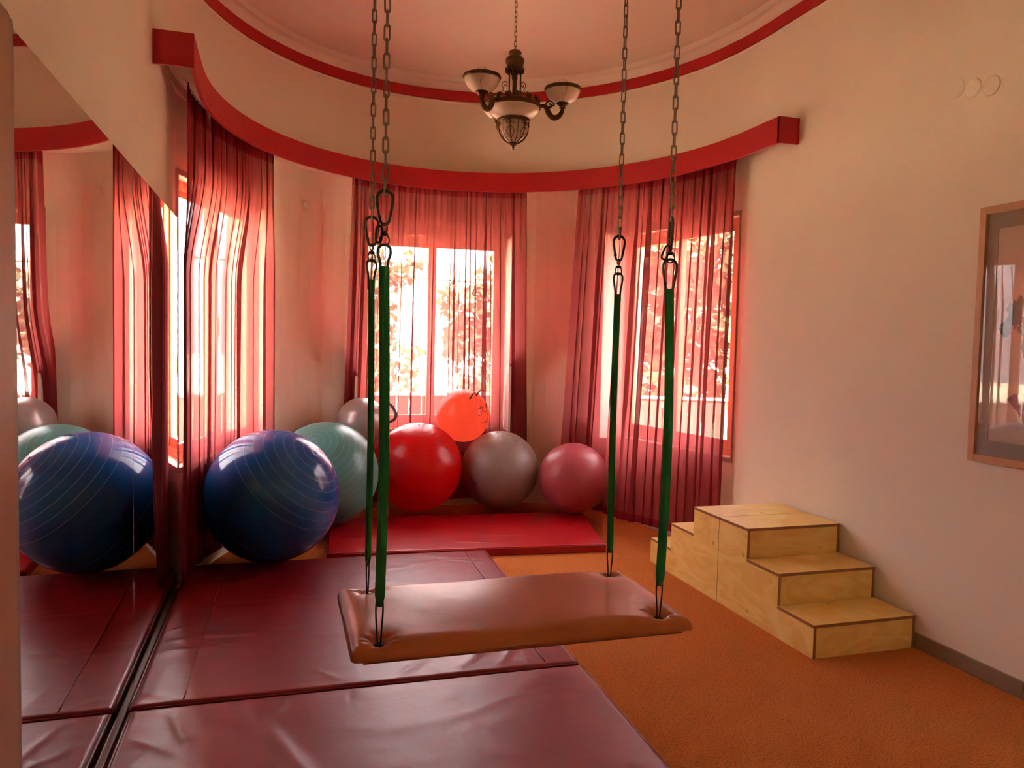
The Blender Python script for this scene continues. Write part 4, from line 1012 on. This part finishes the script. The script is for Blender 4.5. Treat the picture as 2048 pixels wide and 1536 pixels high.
def tree(name, x, y, h, cr_, mat, n, ls, label, seed, zc=None, trunk=True, ry=None):
    q = random.Random(seed); root = empty(name, (x, y, -.45), label, 'tree', 'trees outside the windows'); zc = zc if zc is not None else h-cr_*.8
    if trunk:
        bm = bmesh.new(); tube(bm, [(0, 0, 0), (.05, .02, h*.3), (-.03, .04, h*.6), (.02, 0, h*.85)], [.12, .1, .07, .03], 8)
        for i in range(7):
            a = q.uniform(0, 6.28); z = h*q.uniform(.3, .7); tube(bm, [(0, 0, z), (cos(a)*cr_*.4, sin(a)*cr_*.4, z+.25*cr_), (cos(a)*cr_*.8, sin(a)*cr_*.8, z+.5*cr_)], [.04, .025, .01], 5)
        obj('trunk', bm, M_bark, root, True)
    v = []; f = []
    cl = [(q.gauss(0, .45)*cr_, q.gauss(0, .45)*(ry or cr_), zc+q.gauss(0, .42)*h*.42, q.uniform(.25, .5)*cr_) for _ in range(26)]
    for i in range(n):
        c = q.choice(cl); d = Vector((q.gauss(0, 1), q.gauss(0, 1), q.gauss(0, 1))).normalized()*c[3]*q.uniform(.3, 1)
        p = Vector(c[:3])+d
        if p.z < .3: p.z = q.uniform(.3, 1.2)
        e1 = Vector((q.gauss(0, 1), q.gauss(0, 1), q.gauss(0, 1))).normalized(); e2 = e1.cross(Vector((q.gauss(0, 1), q.gauss(0, 1), q.gauss(0, 1)))).normalized(); s = ls*q.uniform(.6, 1.3)
        b = len(v); nrm = e1.cross(e2)
        v += [p-e1*s, p-e1*s*.3+e2*s*.55, p+e1*s*.45+e2*s*.42+nrm*s*.1, p+e1*s, p+e1*s*.45-e2*s*.42+nrm*s*.1, p-e1*s*.3-e2*s*.55]
        f.append(tuple(range(b, b+6)))
    o = pyobj('foliage', v, f, mat, root); o['kind'] = 'stuff'
    return root
tree('broadleaf_tree', 6.2, 10.6, 5.4, 1.6, M_leaf, 7500, .105, 'golden-leaved tree close outside the right window', 5, zc=2.4)
tree('broadleaf_tree', 8.9, 6.8, 5.8, 1.9, M_leaf, 9000, .105, 'yellow-green tree outside the right edge of the right window', 6, zc=2.4)
tree('broadleaf_tree', 1.7, 15.5, 5.6, 1.1, M_leafg, 1300, .10, 'light green tree beyond the fence outside the centre window left pane', 7, zc=3.0)
tree('garden_bush', .9, 12.0, 2.1, .8, M_leaf, 3000, .07, 'yellow-green bush behind the fence below the centre window left pane', 8, zc=1.4, trunk=False)
tree('garden_bush', 3.7, 12.6, 1.2, .9, M_leafg, 2500, .07, 'low green bush behind the fence below the centre window right pane', 9, zc=1.1, trunk=False)
tree('broadleaf_tree', 6.6, 24, 5.0, 2.0, M_leafg, 3500, .16, 'distant tree seen in the right pane of the centre window', 10, zc=2.8)
tree('broadleaf_tree', -5.6, 13.2, 2.6, 1.3, M_leafg, 4500, .10, 'green tree outside the left window', 11, zc=1.6)
tree('broadleaf_tree', -8.5, 16.5, 3.8, 1.8, M_leafg, 4500, .12, 'green tree farther off outside the left window', 12, zc=1.6)
# overhead cable and a pale house, parked car
o = tubeobj('overhead_cable', [(-14, 20.5, 3.9), (-4, 20, 3.5), (4, 20, 3.15), (10, 20, 2.95), (22, 20.5, 3.2)], .035, M_black); tag(o, 'dark overhead cable crossing the sky outside the centre window', 'cable')
for xx in (-14, 22):
    o = tubeobj('utility_pole', [(xx, 20.65, -.45), (xx, 20.65, 4.2)], .1, M_bark); tag(o, 'wooden pole carrying the %s end of the overhead cable' % ('left' if xx < 0 else 'right'), 'pole')
hs = empty('distant_house', (9.5, 34, -.45), 'pale house far beyond the garden outside the centre window', 'house')
bm = bmesh.new(); box(bm, (-4, -2, 0), (4, 3, 3.6)); obj('wall', bm, M_rail, hs)
v = [(-4.4, -2.4, 3.6), (4.4, -2.4, 3.6), (4.4, 3.4, 3.6), (-4.4, 3.4, 3.6), (-4.4, .5, 5.2), (4.4, .5, 5.2)]
pyobj('roof', v, [(0, 1, 5, 4), (2, 3, 4, 5), (0, 4, 3), (1, 2, 5), (0, 3, 2, 1)], pmat('roof_tile', rgb(176, 110, 90), .8), hs)
for xx in (-2.4, 0, 2.4):
    bm = bmesh.new(); box(bm, (xx-.5, -2.04, 1.3), (xx+.5, -1.99, 2.6)); obj('window', bm, M_dsteel, hs)
car = empty('parked_car', (6.3, 21, -.45), 'white car parked beyond the bushes outside the centre window', 'car'); car.rotation_euler = (0, 0, .1)
prof = [(-2.1, .35), (-2.1, .85), (-1.9, .98), (-1.15, 1.05), (-.6, 1.45), (.9, 1.47), (1.5, 1.05), (2.05, .95), (2.12, .4)]
v = [(x, -.85, z) for x, z in prof]+[(x, .85, z) for x, z in prof]; n = len(prof)
pyobj('body', v, [tuple(range(n)), tuple(range(2*n-1, n-1, -1))]+[(i, (i+1) % n, n+(i+1) % n, n+i) for i in range(n)], pmat('car_paint', rgb(230, 230, 232), .2), car)
for s_ in (-1, 1):
    v = [(-1.0, s_*.856, 1.06), (-.55, s_*.856, 1.40), (.85, s_*.856, 1.42), (1.3, s_*.856, 1.06)]; v += [(x, y-s_*.01, z) for x, y, z in v]
    pyobj('side_glass', v, [(0, 1, 2, 3), (7, 6, 5, 4), (0, 4, 5, 1), (1, 5, 6, 2), (2, 6, 7, 3), (3, 7, 4, 0)], M_black, car)
    for xx in (-1.3, 1.3):
        bm = bmesh.new(); lathe(bm, [(0, -.1), (.32, -.1), (.34, -.06), (.34, .06), (.32, .1), (0, .1)], 20); obj('wheel', bm, M_black, car, True, loc=(xx, s_*.80, .34), rot=(pi/2, 0, 0))
